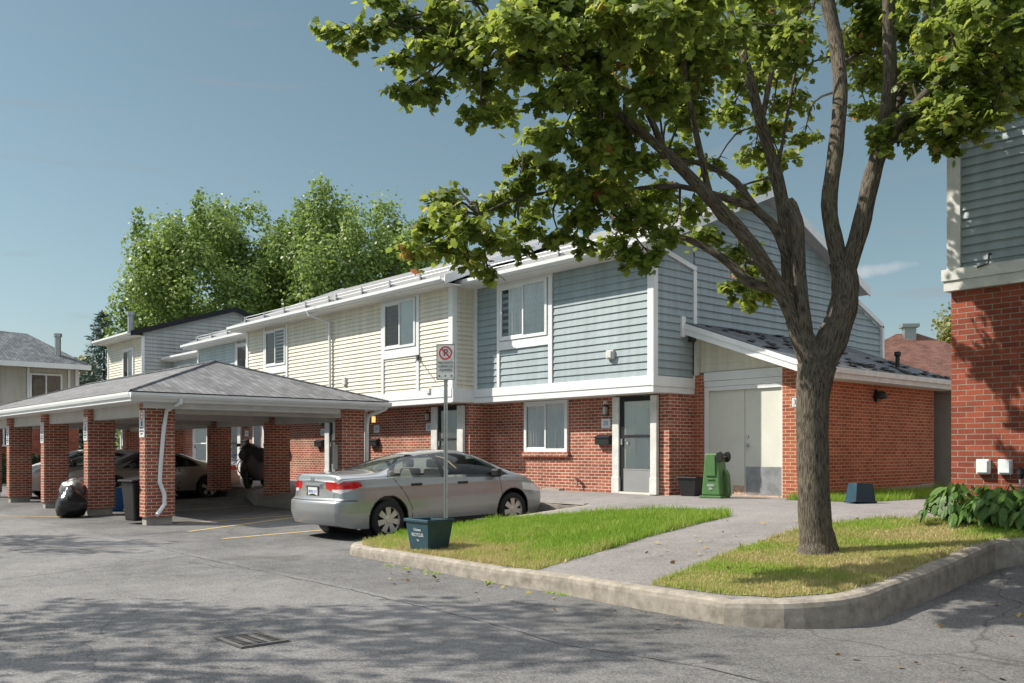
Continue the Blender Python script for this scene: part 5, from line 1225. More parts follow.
# ---------------------------------------------------------------- no parking sign
sx_, sy_ = -11.62, 8.78; sz_ = h_isl(sx_, sy_)
sp = thing('parking_sign', 'no parking sign with red ring on a perforated steel post behind the teal box', 'sign', (sx_, sy_, sz_), R(36))
p = MB(); H_ = 2.66
p.box(-.030, -.010, -.012, .0, -.1, H_); p.box(.010, .030, -.012, .0, -.1, H_); p.box(-.0105, .0105, .006, .014, -.1, H_); p.build('post', M['steel'], sp)
ph_ = MB()
for k in range(66): ph_.box(-.005, .005, .0035, .0055, .1+.037*k, .118+.037*k)
ph_.build('post_holes', M['bolt'], sp)
c = MB(); c.box(-.15, .15, -.018, -.014, 2.33, 2.90); pl = c.build('plate', M['signwhite'], sp, bevel=.003)
e = MB(); e.box(-.15, .15, -.0195, -.0185, 2.33, 2.34); e.box(-.15, .15, -.0195, -.0185, 2.89, 2.90); e.box(-.15, -.143, -.0195, -.0185, 2.34, 2.89); e.box(.143, .15, -.0195, -.0185, 2.34, 2.89); e.build('border', M['ink'], pl)
e = MB(); zc = 2.758
n_ = 40
for k in range(n_):
    a0, a1 = 6.283*k/n_, 6.283*(k+1)/n_
    e.poly([(.085*math.cos(a0), -.0225, zc+.085*math.sin(a0)), (.108*math.cos(a0), -.0225, zc+.108*math.sin(a0)), (.108*math.cos(a1), -.0225, zc+.108*math.sin(a1)), (.085*math.cos(a1), -.0225, zc+.085*math.sin(a1))][::-1])
d_ = .0115
e.poly([(-.066-d_*.7, -.0228, zc+.066-d_*.7), (-.066+d_*.7, -.0228, zc+.066+d_*.7), (.066+d_*.7, -.0228, zc-.066+d_*.7), (.066-d_*.7, -.0228, zc-.066-d_*.7)][::-1]); e.build('red_ring', M['red'], pl)
text('lettering', 'P', .155, M['ink'], (0, -.0205, zc), (R(90), 0, 0), pl)
for k, wd in enumerate(('FIRE ROUTE', 'CHEMIN DE', 'POMPIERS')): text('lettering', wd, .047, M['ink'], (0, -.0205, 2.605-.058*k), (R(90), 0, 0), pl)
for q_ in (-1, 1):
    e = MB(); e.prism([(q_*.12, -.0205, 2.395), (q_*.09, -.0205, 2.415), (q_*.09, -.0205, 2.375)], (0, -.001, 0)); e.build('arrow', M['ink'], pl)
e = MB(); e.lathe([(0, -.022), (.013, -.022)], (0, 0, 2.395), 'Y', 12); e.build('bolt', M['ink'], pl)

# maple clumps (x,y,z,radius) and limbs (x,y,z,radius)
CL= [(-7.07, 4.07, 5.15, 0.17), (-7.12, 4.31, 5.12, 0.16), (-6.91, 4.4, 5.18, 0.19), (-6.93, 4.69, 5.35, 0.24), (-6.97, 4.79, 5.04, 0.2), (-6.49, 4.73, 5.0, 0.23), (-6.76, 4.87, 4.71, 0.18), (-6.74, 4.6, 4.67, 0.14), (-6.82, 5.26, 5.51, 0.28), (-6.46, 5.06, 5.0, 0.21), (-6.84, 5.1, 4.88, 0.15), (-6.02, 4.96, 5.0, 0.26), (-6.45, 5.38, 4.86, 0.24), (-6.36, 5.19, 4.49, 0.18), (-6.67, 5.75, 4.78, 0.21), (-6.08, 5.36, 4.92, 0.27), (-5.53, 4.92, 4.94, 0.27), (-6.34, 5.97, 5.27, 0.3), (-5.6, 5.45, 5.17, 0.29), (-5.74, 5.89, 5.09, 0.3), (-5.8, 5.52, 4.57, 0.21), (-6.13, 6.51, 4.97, 0.29), (-5.18, 5.62, 5.03, 0.3), (-5.48, 6.34, 5.09, 0.33), (-5.37, 5.4, 4.54, 0.22), (-4.78, 5.77, 4.98, 0.29), (-5.49, 7.08, 5.36, 0.33), (-4.88, 6.42, 5.26, 0.29), (-5.09, 7.09, 5.37, 0.28), (-5.2, 6.21, 4.61, 0.26), (-6.12, 7.89, 5.38, 0.3), (-7.16, 5.34, 3.95, 0.21), (-6.82, 5.26, 3.68, 0.23), (-7.17, 5.17, 3.63, 0.19), (-7.17, 5.02, 3.39, 0.17), (-7.13, 5.37, 3.46, 0.23), (-6.47, 5.21, 3.51, 0.22), (-6.81, 5.43, 3.29, 0.19), (-6.88, 5.8, 3.88, 0.22), (-6.47, 5.52, 3.42, 0.2), (-6.7, 5.56, 3.16, 0.13), (-6.65, 5.92, 4.0, 0.23), (-6.39, 5.76, 3.58, 0.21), (-6.41, 6.04, 4.21, 0.23), (-6.74, 6.27, 3.93, 0.2), (-6.57, 5.85, 4.26, 0.15), (-5.96, 5.79, 4.28, 0.22), (-6.01, 6.04, 3.97, 0.24), (-6.32, 6.14, 3.53, 0.17), (-6.23, 6.4, 3.75, 0.23), (-5.65, 5.99, 4.15, 0.25), (-5.93, 6.43, 3.94, 0.27), (-6.06, 6.29, 4.65, 0.25), (-6.07, 6.73, 4.71, 0.29), (-5.58, 6.38, 4.13, 0.24), (-5.81, 6.72, 3.73, 0.25), (-5.97, 6.69, 3.41, 0.19), (-5.62, 6.64, 3.3, 0.19), (-6.26, 6.82, 3.58, 0.16), (-5.85, 7.14, 3.61, 0.18), (-6.14, 7.41, 4.17, 0.23), (-6.3, 6.47, 3.48, 0.14), (-6.72, 5.99, 3.45, 0.14), (-6.61, 8.24, 4.88, 0.25), (-6.37, 8.21, 4.2, 0.24), (-6.14, 8.17, 3.82, 0.22), (-6.62, 8.53, 5.29, 0.23), (-6.55, 8.91, 4.83, 0.17), (-6.1, 8.67, 3.33, 0.2), (-6.15, 9.07, 3.56, 0.21), (-5.93, 9.01, 3.27, 0.15), (-6.14, 8.93, 3.19, 0.14), (-6.24, 9.27, 3.86, 0.17), (-6.02, 8.61, 3.7, 0.18), (-6.43, 9.35, 5.92, 0.29), (-6.37, 9.88, 6.22, 0.3), (-6.08, 9.76, 5.68, 0.26), (-6.12, 9.4, 5.31, 0.24), (-6.47, 9.61, 5.14, 0.22), (-5.88, 9.23, 4.85, 0.21), (-5.53, 9.17, 4.98, 0.16), (-6.03, 9.06, 6.17, 0.32), (-6.15, 9.98, 6.55, 0.17), (-6.55, 9.22, 5.56, 0.24), (-6.45, 9.18, 4.51, 0.17), (-6.22, 9.44, 4.69, 0.17), (-5.55, 7.63, 5.39, 0.26), (-5.82, 10.82, 6.75, 0.28), (-5.88, 11.05, 6.2, 0.2), (-5.71, 10.94, 5.74, 0.23), (-5.37, 10.57, 6.04, 0.29), (-4.83, 9.97, 6.15, 0.31), (-4.37, 9.58, 5.56, 0.29), (-3.97, 9.13, 5.65, 0.29), (-3.72, 9.11, 5.26, 0.29), (-3.45, 9.11, 5.41, 0.32), (-3.63, 9.22, 4.93, 0.27), (-3.63, 9.82, 5.29, 0.28), (-3.85, 8.96, 4.83, 0.25), (-4.13, 8.94, 4.81, 0.24), (-4.39, 8.95, 4.68, 0.22), (-4.02, 8.92, 4.53, 0.21), (-3.75, 9.07, 4.54, 0.21), (-3.93, 9.03, 4.38, 0.12), (-4.93, 10.31, 5.66, 0.25), (-4.57, 8.9, 4.72, 0.12), (-3.51, 9.04, 4.61, 0.17), (-4.41, 8.78, 4.5, 0.12), (-3.1, 8.61, 5.22, 0.26), (-3.71, 10.18, 5.62, 0.23), (-3.44, 8.52, 5.41, 0.27), (-3.6, 10.01, 5.02, 0.14), (-4.57, 6.02, 5.26, 0.32), (-5.13, 5.68, 5.41, 0.33), (-5.71, 5.32, 5.47, 0.31), (-6.48, 5.05, 5.66, 0.27), (-7.03, 4.57, 5.59, 0.18), (-5.32, 8.35, 6.35, 0.35), (-5.12, 9.63, 6.65, 0.33), (-4.07, 9.02, 6.04, 0.33), (-3.29, 8.69, 5.63, 0.3)]
BR= {'trunk': [(-5.1, 8.74, 0.32, 0.22), (-5.11, 8.74, 0.44, 0.189), (-5.13, 8.71, 0.74, 0.168), (-5.15, 8.7, 1.47, 0.162), (-5.15, 8.7, 1.99, 0.168), (-5.12, 8.73, 2.35, 0.199)], 'right': [(-5.12, 8.73, 2.29, 0.157), (-5.03, 8.83, 2.57, 0.178), (-4.94, 8.93, 2.94, 0.162), (-4.92, 8.95, 3.2, 0.152), (-4.94, 8.93, 3.44, 0.147)], 'R1': [(-4.94, 8.93, 3.31, 0.115), (-4.99, 8.88, 3.62, 0.11), (-5.03, 8.82, 4.04, 0.105), (-5.04, 8.97, 4.65, 0.101), (-5.11, 9.19, 5.36, 0.097), (-5.25, 9.34, 5.99, 0.094), (-5.37, 9.35, 6.54, 0.089), (-5.51, 9.35, 7.21, 0.067)], 'R2': [(-4.92, 8.95, 3.31, 0.115), (-4.77, 8.97, 3.75, 0.114), (-4.7, 9.05, 4.22, 0.109), (-4.62, 9.14, 4.69, 0.099), (-4.52, 9.11, 5.16, 0.092), (-4.52, 9.1, 5.68, 0.082), (-4.48, 9.0, 6.24, 0.071)], 'R3': [(-4.66, 9.1, 4.43, 0.073), (-4.63, 9.44, 5.07, 0.069), (-4.58, 9.8, 5.62, 0.065), (-4.55, 10.14, 6.49, 0.055)], 'R4': [(-4.72, 9.04, 4.06, 0.062), (-4.43, 8.9, 4.58, 0.06), (-4.14, 8.93, 4.89, 0.059), (-3.8, 9.02, 5.17, 0.058), (-3.45, 9.11, 5.51, 0.047), (-3.23, 9.22, 5.74, 0.037)], 'R5': [(-5.12, 9.18, 5.58, 0.032), (-5.21, 9.69, 5.91, 0.028), (-5.19, 10.17, 6.08, 0.023)], 'left': [(-5.12, 8.72, 2.29, 0.168), (-5.21, 8.62, 2.62, 0.136), (-5.27, 8.56, 2.85, 0.115)], 'L1': [(-5.26, 8.57, 2.78, 0.094), (-5.32, 8.35, 3.13, 0.099), (-5.36, 8.0, 3.48, 0.091), (-5.43, 7.77, 3.7, 0.085), (-5.52, 7.36, 3.99, 0.079), (-5.65, 6.9, 4.33, 0.062), (-5.77, 6.46, 4.57, 0.047), (-5.85, 6.07, 4.77, 0.037), (-5.99, 5.76, 5.0, 0.027), (-6.24, 5.32, 5.14, 0.018)], 'L2': [(-5.37, 8.29, 3.05, 0.073), (-5.58, 8.2, 3.23, 0.073), (-5.79, 8.11, 3.46, 0.058), (-6.09, 7.92, 3.7, 0.043), (-6.2, 7.49, 3.76, 0.031), (-6.27, 6.8, 3.83, 0.025)], 'L3': [(-5.32, 8.49, 3.48, 0.063), (-5.41, 8.4, 3.8, 0.063), (-5.55, 8.24, 4.01, 0.058), (-5.74, 8.17, 4.31, 0.048), (-6.01, 8.01, 4.52, 0.037), (-6.3, 7.69, 4.6, 0.027), (-6.48, 7.18, 4.59, 0.021)], 'M': [(-5.31, 8.66, 2.74, 0.095), (-5.42, 8.69, 3.29, 0.096), (-5.5, 8.75, 3.9, 0.097), (-5.62, 8.76, 4.46, 0.087), (-5.73, 8.64, 5.02, 0.076), (-5.89, 8.61, 5.66, 0.066), (-6.04, 8.59, 6.15, 0.056), (-6.15, 8.46, 6.82, 0.045)], 'M2': [(-5.17, 8.6, 2.67, 0.094), (-5.17, 8.51, 3.13, 0.083), (-5.19, 8.5, 3.42, 0.083), (-5.2, 8.48, 3.8, 0.088), (-5.3, 8.52, 4.04, 0.084)], 'M3': [(-5.73, 8.79, 5.33, 0.039), (-5.76, 8.91, 5.82, 0.033), (-5.81, 9.0, 6.48, 0.028), (-5.81, 9.0, 6.98, 0.022)], 'M4': [(-5.49, 8.76, 5.04, 0.022), (-5.43, 8.83, 5.58, 0.019), (-5.36, 8.91, 5.96, 0.016), (-5.31, 8.97, 6.25, 0.013)], 'L4': [(-5.65, 6.9, 4.33, 0.038), (-5.75, 6.65, 4.79, 0.038), (-5.86, 6.21, 4.95, 0.028), (-5.89, 5.72, 5.32, 0.022)], 'L5': [(-6.14, 6.65, 3.99, 0.031), (-6.36, 6.25, 3.98, 0.024), (-6.57, 5.85, 3.89, 0.019), (-6.75, 5.5, 3.7, 0.014)], 'L6': [(-5.46, 7.65, 4.11, 0.035), (-5.75, 7.25, 4.09, 0.032), (-6.14, 6.65, 3.99, 0.029)], 'L7': [(-5.43, 7.77, 3.7, 0.045), (-5.64, 7.68, 3.91, 0.046), (-5.68, 7.48, 4.48, 0.04), (-5.62, 7.24, 4.91, 0.034), (-5.43, 6.85, 5.32, 0.028)], 'L8': [(-5.32, 8.35, 3.13, 0.052), (-5.76, 8.61, 3.52, 0.038), (-6.08, 8.84, 3.61, 0.028)]}
CL+= [(-6.09, 5.96, 5.7, 0.2), (-7.55, 6.91, 6.26, 0.31), (-5.81, 6.98, 5.83, 0.22), (-5.73, 5.46, 5.4, 0.25), (-6.29, 7.75, 5.69, 0.24), (-6.79, 6.84, 5.76, 0.3), (-5.82, 7.32, 6.06, 0.27), (-5.97, 6.49, 5.76, 0.2), (-5.64, 7.24, 5.28, 0.23), (-6.36, 8.09, 6.04, 0.31), (-6.25, 6.79, 5.76, 0.24), (-7.17, 6.81, 6.19, 0.22), (-6.02, 5.46, 5.09, 0.22), (-7.19, 7.71, 6.45, 0.25), (-6.44, 6.75, 6.0, 0.23), (-5.79, 5.93, 5.05, 0.23), (-4.66, 5.92, 5.15, 0.18), (-5.17, 6.21, 5.04, 0.2), (-5.31, 5.08, 4.86, 0.22), (-6.07, 7.68, 5.45, 0.31), (-7.73, 6.94, 6.45, 0.31), (-6.41, 6.71, 5.31, 0.28), (-6.14, 6.14, 5.71, 0.2), (-5.78, 5.99, 4.89, 0.18), (-7.25, 6.58, 6.28, 0.25), (-7.4, 7.39, 6.67, 0.28), (-5.61, 5.91, 4.8, 0.17), (-5.23, 6.29, 4.74, 0.18), (-5.67, 6.04, 4.35, 0.19), (-6.37, 7.87, 5.34, 0.23), (-5.56, 5.91, 4.6, 0.18), (-6.64, 7.08, 4.92, 0.22), (-6.0, 6.02, 4.85, 0.18), (-5.71, 6.06, 4.43, 0.17), (-6.23, 8.04, 5.24, 0.22), (-6.0, 7.69, 5.04, 0.24), (-5.31, 7.8, 6.05, 0.29), (-5.25, 8.44, 5.67, 0.28), (-6.13, 9.62, 6.53, 0.3), (-5.3, 8.07, 5.74, 0.3), (-6.26, 10.18, 7.21, 0.37), (-6.37, 9.72, 7.12, 0.26), (-4.75, 7.75, 5.47, 0.21), (-6.14, 9.29, 6.49, 0.34), (-5.16, 10.4, 6.92, 0.24), (-4.1, 11.04, 6.63, 0.31), (-4.19, 11.29, 6.37, 0.25), (-4.49, 11.01, 6.58, 0.32), (-3.45, 7.74, 5.04, 0.17), (-4.56, 10.8, 6.4, 0.3), (-5.02, 9.77, 6.35, 0.28), (-5.29, 9.77, 6.04, 0.24), (-4.51, 10.45, 6.37, 0.26), (-5.22, 10.57, 6.57, 0.25), (-5.25, 10.11, 6.32, 0.29), (-4.64, 10.25, 5.95, 0.23), (-3.41, 9.2, 5.71, 0.27), (-3.71, 8.66, 4.64, 0.22), (-4.16, 9.04, 5.25, 0.2), (-4.04, 9.77, 4.95, 0.19), (-4.05, 9.15, 5.01, 0.23), (-3.73, 8.86, 5.11, 0.23), (-4.41, 10.1, 5.22, 0.24), (-3.64, 9.15, 4.85, 0.23), (-3.79, 8.96, 4.67, 0.23), (-3.65, 9.49, 4.94, 0.19), (-3.82, 9.89, 5.25, 0.19), (-4.5, 9.52, 5.49, 0.2), (-3.65, 9.85, 5.18, 0.21), (-6.11, 6.69, 4.53, 0.21), (-6.4, 6.24, 4.01, 0.17), (-6.97, 6.53, 4.79, 0.22), (-6.34, 7.27, 4.05, 0.18), (-6.26, 6.78, 4.23, 0.22), (-5.81, 6.6, 3.68, 0.19), (-6.21, 6.9, 4.02, 0.21), (-6.36, 6.41, 3.79, 0.19), (-6.14, 5.11, 5.08, 0.15), (-6.8, 4.98, 5.31, 0.2), (-6.67, 4.97, 5.36, 0.16), (-6.35, 4.75, 5.35, 0.17), (-6.28, 5.0, 5.14, 0.19)]

# ---------------------------------------------------------------- foliage
MAPLE = np.array([(0, 0), (.14, -.05), (.36, -.03), (.37, .13), (.56, .34), (.38, .42), (.33, .62), (.17, .60), (0, .86),
                  (-.17, .60), (-.33, .62), (-.38, .42), (-.56, .34), (-.37, .13), (-.36, -.03), (-.14, -.05)])
def leaves(name, C, size, Nrm, roll, m, rnd, parent=None, shape=MAPLE, fold=.12):
    """one mesh of leaf outlines. C centres, Nrm normals, roll = direction of the tip (projected)"""
    n = len(C); k = len(shape)
    Nn = Nrm/np.linalg.norm(Nrm, axis=1, keepdims=True); tip = roll-Nn*np.sum(roll*Nn, 1, keepdims=True); tip /= (np.linalg.norm(tip, axis=1, keepdims=True)+1e-9); bi = np.cross(tip, Nn)
    sh = shape[None]*size[:, None, None]
    drop = -fold*np.abs(shape[:, 0])[None]*size[:, None]-.22*np.clip(shape[:, 1], 0, 1)[None]**2*size[:, None]
    V = C[:, None]+bi[:, None]*sh[..., :1]+tip[:, None]*sh[..., 1:2]+Nn[:, None]*drop[..., None]
    V = V.reshape(-1, 3)
    # fan of triangles round the leaf base-mid keeps the lobes
    base = (np.arange(n)*k)[:, None]
    mid = [0]
    tris = []
    rt = [(0, 1, 3), (1, 2, 3), (0, 3, 5), (3, 4, 5), (0, 5, 7), (5, 6, 7), (0, 7, 8), (0, 8, 9), (0, 9, 11), (9, 10, 11), (0, 11, 13), (11, 12, 13), (0, 13, 15), (13, 14, 15)] if k == 16 else [(0, i, i+1) for i in range(1, k-1)]
    F = np.concatenate([np.stack([base[:, 0]+a, base[:, 0]+b, base[:, 0]+c], 1) for a, b, c in rt])
    return fastmesh(name, V, F, m, parent, False, attr=np.repeat(rnd, k))
r2 = np.random.default_rng(11)
def clump_leaves(cl, per, size, r):
    """leaves gathered on drooping sprays inside every clump (x,y,z,rad)"""
    Cs, Ns, Rs, Sz, Rn = [], [], [], [], []
    for (x, y, z, rad) in cl:
        k = max(3, int(per*(rad/.25)**2/9)); tone = r.normal(0, .08); outc = np.array([x, y, z])
        for _ in range(k):
            d = r.normal(0, 1, 3); d[2] *= .7; d /= np.linalg.norm(d); s0 = outc+d*rad*r.uniform(.0, .6)
            dirv = d*np.array([1, 1, .3])+np.array([0, 0, -.25]); dirv /= np.linalg.norm(dirv); ln = rad*r.uniform(.35, .75); m_ = 9
            tt = np.linspace(0, 1, m_)[:, None]; pts = s0+dirv*ln*tt+np.array([0, 0, -.25*ln])*tt**2+r.normal(0, rad*.13, (m_, 3))
            nm = np.tile(np.array([dirv[0]*.5, dirv[1]*.5, .8]), (m_, 1))+r.normal(0, .48, (m_, 3))
            tp = np.tile(dirv+np.array([0, 0, -.5]), (m_, 1))+r.normal(0, .5, (m_, 3))
            Cs.append(pts); Ns.append(nm); Rs.append(tp); Sz.append(size*r.uniform(.6, 1.15, m_)); Rn.append(np.clip(.45+tone+r.normal(0, .2, m_), 0, 1))
    return map(np.concatenate, (Cs, Ns, Rs, Sz, Rn))
def smooth_path(P, sub=4):
    P = [np.array(p, float) for p in P]; out = []
    for i in range(len(P)-1):
        p0, p1, p2, p3 = P[max(i-1, 0)], P[i], P[i+1], P[min(i+2, len(P)-1)]
        for j in range(sub):
            t = j/sub; out.append(.5*((2*p1)+(-p0+p2)*t+(2*p0-5*p1+4*p2-p3)*t*t+(-p0+3*p1-3*p2+p3)*t**3))
    out.append(P[-1]); return out
BR['L6'] = [BR['L3'][2]]+BR['L6'][1:]; BR['M3'] = [BR['M'][4][:3]+(.03,)]+BR['M3'][1:]; BR['M4'] = [BR['M'][3][:3]+(.025,)]+BR['M4'][1:]
BR['L2'][0] = BR['L1'][1][:3]+(.05,); BR['L8'][0] = BR['L1'][2][:3]+(.04,); BR['M2'] = BR['M2']+[(BR['M2'][-1][0], BR['M2'][-1][1]+.02, BR['M2'][-1][2]+.05, .045), (BR['M2'][-1][0], BR['M2'][-1][1]+.02, BR['M2'][-1][2]+.08, .01)]
BR['L4'][0] = BR['L1'][5][:3]+(.04,)
MT = thing('maple_tree', 'large forked maple on the grass corner whose leafy boughs fill the top', 'tree', (0, 0, 0))
def limb(name, pts, seg, par, sub=4, wob=.0):
    S_ = smooth_path(pts, sub); mb = MB(); mb.tube([tuple(p[:3]) for p in S_], [max(.006, float(p[3])*(1.0 if name == 'trunk' else 0.9 if seg == 18 else .80)*(1+wob*math.sin(i*1.7))) for i, p in enumerate(S_)], seg)
    return mb.build(name, M['bark'], par, smooth=True)
tb = BR['trunk']
x_, y_, z_ = tb[1][:3]
trunk_pts = [(x_, y_, .22, .30), (x_, y_, .36, .235), (x_, y_, .50, .19)]+tb[2:]
limb('trunk', trunk_pts, 26, MT, 5, .02)
for k in BR:
    if k != 'trunk': limb('limb', BR[k], 18 if k in ('right', 'left') else 12, MT, 4, .04)
# the rest of the crown, above and behind the picture
dome = []
rd = np.random.default_rng(5)
ctr = np.array([-5.1, 8.9, 6.3])
while len(dome) < 48:
    d = rd.normal(0, 1, 3); d /= np.linalg.norm(d); p = ctr+d*np.array([5.2, 5.2, 3.8])*rd.uniform(.35, 1)**.6
    Z_ = -.7524*p[0]+.6588*p[1]; Rr = .6588*p[0]+.7524*p[1]
    if p[2] < 4.5: continue
    if Z_ > 0 and p[2] < 1.45+.52*Z_+.35 and abs(Rr/Z_) < .62: continue
    if Z_ < 3.5 or Rr < 1.0: continue
    if p[0]-p[1]*0 > -2.0 and p[2] < 5.5: continue
    dome.append((*p, .5))
C_, N_, R_, S_, Q_ = clump_leaves(CL, 250, .087, r2)
leaves('crown', C_, S_, N_, R_, M['maple'], Q_, MT)
C_, N_, R_, S_, Q_ = clump_leaves(dome, 22, .19, r2)
leaves('crown_top', C_, S_, N_, R_, M['maple'], Q_, MT)
# fine twigs feeding the clumps
mb = MB(); br_pts = [np.array(p[:3]) for k in BR if k not in ('trunk',) for p in BR[k][1:]]
for (x, y, z, rad) in CL:
    c = np.array([x, y, z]); d = [np.linalg.norm(c-b) for b in br_pts]; j = int(np.argmin(d)); b = br_pts[j]
    if d[j] < 2.2:
        m1 = (b+c)/2+r2.normal(0, .08, 3)+np.array([0, 0, .06]); pth = smooth_path([tuple(b), tuple(m1), tuple(c)], 3); mb.tube([tuple(p) for p in pth], [.016-.0018*i for i in range(len(pth))], 5, cap=False)
        for _ in range(4):
            e = c+r2.normal(0, rad*.33, 3); mb.tube([tuple(m1*.3+c*.7), tuple(e)], [.006, .003], 4, cap=False)
tag(mb.build('twigs', M['bark'], MT), kind='stuff')

QUAD = np.array([(0, -.05), (.32, .2), (.38, .5), (0, 1), (-.38, .5), (-.32, .2)])
def crown_tree(name, label, base, h, rad, nclump, per, leaf, m, seed, trunk_r=.3, lo=.25, shape=QUAD, group=None, squash=1.0, clumpr=.9, limbs=7):
    r = np.random.default_rng(seed); t = thing(name, label, 'tree', base, 0, group)
    cl = []
    zc = h*(1+lo)/2*.98; vz = h*(1-lo)/2
    for i in range(nclump):
        d = r.normal(0, 1, 3); d /= np.linalg.norm(d); az = math.atan2(d[1], d[0])
        lump = 1+.13*math.sin(3*az+seed+2*d[2])+.10*math.sin(7*az+2.3*seed-4*d[2])
        f = r.uniform(.25, 1)**.45*lump*.92; z = zc+d[2]*f*vz; q = rad*f*(1-.12*max(0, d[2]))
        cl.append((d[0]*q*squash, d[1]*q, z, clumpr*r.uniform(.5, 1.1)))
        if d[2] > .25 and i % 5 == 0:                       # upright shoots breaking the outline
            for k_ in range(3):
                zz_ = z+clumpr*(.55+.45*k_)
                if zz_ < h*1.0: cl.append((d[0]*q*1.02, d[1]*q*1.02, zz_, clumpr*(.50-.11*k_)))
    Cs, Ns, Rs, Sz, Rn = [], [], [], [], []
    for x, y, z, rr in cl:
        k = int(per*(rr/clumpr)**2); d = r.normal(0, 1, (k, 3)); d /= np.linalg.norm(d, axis=1, keepdims=True); ra = rr*r.uniform(.25, 1, (k, 1))**.6
        Cs.append(np.array([x, y, z])+d*ra*np.array([.85, .85, 1.15])+np.array([0, 0, .25*rr])*(r.random((k, 1)) < .2)*3*r.random((k, 1))); Ns.append(d+r.normal(0, .6, (k, 3))+np.array([0, 0, .4])); Rs.append(r.normal(0, 1, (k, 3))+np.array([0, 0, -.3]))
        Sz.append(leaf*r.uniform(.6, 1.3, k)); Rn.append(np.clip(.5+r.normal(0, .15)+r.normal(0, .2, k), 0, 1))
    C_, N_, R_, S_, Q_ = map(np.concatenate, (Cs, Ns, Rs, Sz, Rn)); leaves('crown', C_, S_, N_, R_, m, Q_, t, shape)
    tr = MB(); tr.tube([(0, 0, -.3), (0, 0, h*.12), (.1, .05, h*.35), (.0, .1, h*.6), (.1, 0, h*.82)], [trunk_r*1.3, trunk_r, trunk_r*.8, trunk_r*.5, trunk_r*.15], 12); to = tr.build('trunk', M['bark'], t, smooth=True)
    for i in range(limbs):
        a_ = 6.283*i/limbs+r.uniform(-.3, .3); z0 = h*r.uniform(.2, .45); q = rad*r.uniform(.55, .8); z1 = z0+h*r.uniform(.22, .4)
        tr = MB(); tr.tube([(0.05, .05, z0), (q*.4*math.cos(a_), q*.4*math.sin(a_), z0+(z1-z0)*.5), (q*math.cos(a_), q*math.sin(a_), z1)], [trunk_r*.45, trunk_r*.28, trunk_r*.08], 7); tr.build('limb', M['bark'], to, smooth=True)
    return t
crown_tree('poplar_tree', 'left one of two big bright green trees behind the row of houses', (-50.7, 22.6, .4), 15.2, 6.6, 210, 430, .19, M['poplar'], 4, .35, .30, group='tall trees behind the houses', clumpr=1.35)
crown_tree('poplar_tree', 'right one of two big bright green trees above the cream house roof', (-45.3, 27.2, .4), 15.4, 6.4, 200, 430, .19, M['poplar'], 9, .35, .25, group='tall trees behind the houses', clumpr=1.35)
crown_tree('broadleaf_tree', 'pale yellow-green tree top beside the brown roof at the right', (-26.0, 61.4, .3), 9.9, 2.8, 60, 240, .26, M['yellowtree'], 12, .25, .3, clumpr=1.2)
crown_tree('broadleaf_tree', 'yellowish bush-like tree low behind the spruce, left of the far cream house', (-60.0, 16.5, .0), 7.2, 2.6, 40, 200, .26, M['yellowtree'], 21, .2, .1, clumpr=1.0)
# trees left of the frame that throw the shadows over the foreground
crown_tree('shade_tree', 'tree standing left of the picture whose shade falls across the foreground asphalt', (-11.2, -2.4, 0), 9.2, 3.6, 60, 75, .15, M['maple'], 31, .2, .38, shape=MAPLE, clumpr=.85, group='trees left of the picture')
crown_tree('shade_tree', 'farther tree standing left of the picture whose shade reaches the carport drive', (-20.3, -1.8, 0), 8.6, 2.7, 36, 60, .17, M['maple'], 37, .2, .4, shape=MAPLE, clumpr=.8, group='trees left of the picture')
# spruce
sp_ = thing('spruce_tree', 'blue-green spruce standing between the beige house and the far cream house', 'tree', (-57.5, 17.8, 0))
r = np.random.default_rng(8); H0 = 10.1; Cs, Ns, Rs, Sz, Rn = [], [], [], [], []; brm = MB()
for i in range(150):
    z = H0*(.08+.9*(i/150)); L0 = 3.5*(1-z/H0)**.85+.12; a_ = i*2.4; L0 *= r.uniform(.75, 1.15)
    k = int(40+70*L0/2.7); tt = r.uniform(.1, 1, k); d = np.array([math.cos(a_), math.sin(a_), 0]); side = np.array([-math.sin(a_), math.cos(a_), 0])
    pts = d*(tt*L0)[:, None]+side*(r.normal(0, .16, k)*(1.1-tt)*L0*.6)[:, None]; pts[:, 2] = z-.35*tt*L0*.6+.22*(tt**2)*L0*.5+r.normal(0, .05, k)-r.random(k)*.12
    Cs.append(pts); Ns.append(r.normal(0, .7, (k, 3))+np.array([0, 0, 1])); Rs.append(np.tile(d, (k, 1))+r.normal(0, .6, (k, 3))+np.array([0, 0, -.3])); Sz.append(r.uniform(.16, .34, k)); Rn.append(np.clip(r.normal(.5, .25, k), 0, 1))
C_, N_, R_, S_, Q_ = map(np.concatenate, (Cs, Ns, Rs, Sz, Rn)); leaves('crown', C_, S_, N_, R_, M['spruce'], Q_, sp_, np.array([(0, 0), (.14, .4), (0, 1), (-.14, .4)]))
tr = MB(); tr.tube([(0, 0, 0), (0, 0, H0*.97)], [.18, .02], 8); tr.build('trunk', M['bark'], sp_)
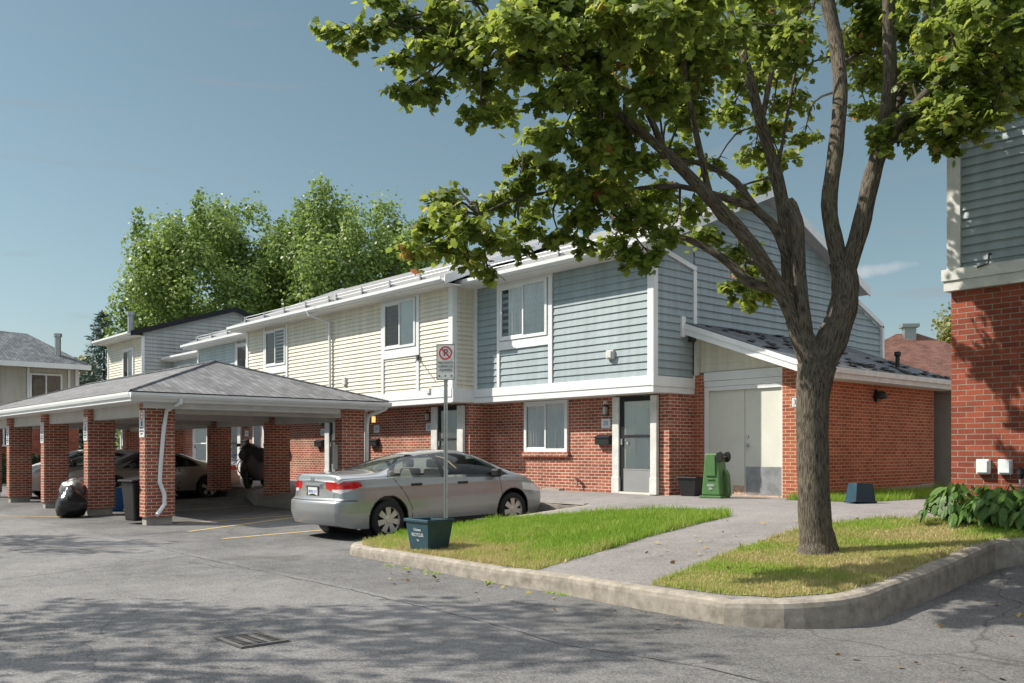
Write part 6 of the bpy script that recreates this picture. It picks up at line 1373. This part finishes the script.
# hedge before the beige house
hd = thing('hedge', 'dark clipped hedge at the foot of the beige house on the left', 'hedge', (-45.0, 9.0, 0)); n = 5000
C_ = np.stack([r.uniform(-.6, .6, n), r.uniform(-4.5, 3.0, n), r.uniform(0, 1.35, n)], 1); leaves('foliage', C_, r.uniform(.08, .16, n), r.normal(0, 1, (n, 3)), r.normal(0, 1, (n, 3)), M['hedge'], r.random(n), hd, QUAD)
MB().box(-.4, .4, -4.3, 2.8, 0, 1.15).build('stems', M['hedge'], hd)
bu = thing('shrub', 'green shrub visible through the carport left of the third front pillar', 'shrub', (-42.5, 14.6, .5)); n = 1800
C_ = r.normal(0, 1, (n, 3)); C_ /= np.linalg.norm(C_, axis=1, keepdims=True); C_ = C_*np.array([.9, .9, 1.4])*r.uniform(.5, 1, (n, 1))+np.array([0, 0, 1.4]); leaves('foliage', C_, r.uniform(.1, .2, n), r.normal(0, 1, (n, 3)), r.normal(0, 1, (n, 3)), M['poplar'], r.random(n), bu, QUAD)
MB().tube([(0, 0, 0), (0, 0, 1.6)], .06, 6).build('stem', M['bark'], bu)

# hostas along the dark brick base
HOSTA = np.array([(0, 0), (.20, .14), (.30, .40), (.24, .74), (.09, 1.0), (0, 1.14), (-.09, 1.0), (-.24, .74), (-.30, .40), (-.20, .14)])
def hosta(loc, rad, n, label, seed, h=.46):
    t = thing('hosta_plant', label, 'plant', loc, 0, 'hostas along the brick wall'); r = np.random.default_rng(seed)
    a_ = r.uniform(0, 6.283, n); q = rad*np.sqrt(r.uniform(.05, 1, n)); el = 1-(q/rad)**2
    C_ = np.stack([q*np.cos(a_), q*np.sin(a_)*.8, .05+h*(.25+.75*el)*r.uniform(.75, 1.1, n)], 1); out_ = np.stack([np.cos(a_), np.sin(a_), np.zeros(n)], 1)
    N_ = out_*(.35+.7*(q/rad))[:, None]+np.array([0, 0, .75])+r.normal(0, .22, (n, 3)); Rr_ = out_+np.array([0, 0, -.55])+r.normal(0, .25, (n, 3))
    leaves('leaves', C_, r.uniform(.07, .18, n), N_, Rr_, M['hosta'], r.random(n), t, HOSTA, .2)
    st = MB()
    for k in range(0, n, 2): st.tube([(0, 0, 0), (C_[k, 0]*.5, C_[k, 1]*.5, C_[k, 2]*.7), tuple(C_[k])], [.006, .005, .004], 4, cap=False)
    st.build('stalks', M['hosta'], t); return t
for i, (x, y, rad, n, lab) in enumerate(((-4.66, 11.0, .40, 120, 'smaller hosta clump at the very corner of the dark brick wall'), (-4.2, 10.98, .44, 170, 'broad hosta clump below the two white outlet boxes'), (-3.72, 11.0, .44, 160, 'hosta clump between the outlet boxes and the edge of the picture'), (-3.2, 11.0, .45, 120, 'hosta clump cut by the right edge of the picture'))):
    hosta((x, y, h_isl(x, y)), rad, n, lab, 40+i)

# fallen leaves
n = 260; x = rng.uniform(-9.5, 1.5, n); y = rng.uniform(5.6, 11.2, n); zf = np.array([(h_isl(a, b)+.02) if (b > 6.75 and a < -3.95 and a > -11) or b > 10.5 else (h_lot(a, b)+.012) for a, b in zip(x, y)])
keep = ~((np.abs(y-6.6) < .22)) & ~((np.abs(x+3.85) < .25)); C_ = np.stack([x, y, zf+rng.uniform(0, .015, n)], 1)[keep]; m_ = len(C_)
leafs = leaves('fallen_leaves', C_, rng.uniform(.03, .06, m_), rng.normal(0, .35, (m_, 3))+np.array([0, 0, 1]), rng.normal(0, 1, (m_, 3)), M['fallen'], rng.random(m_))
tag(leafs, kind='stuff')
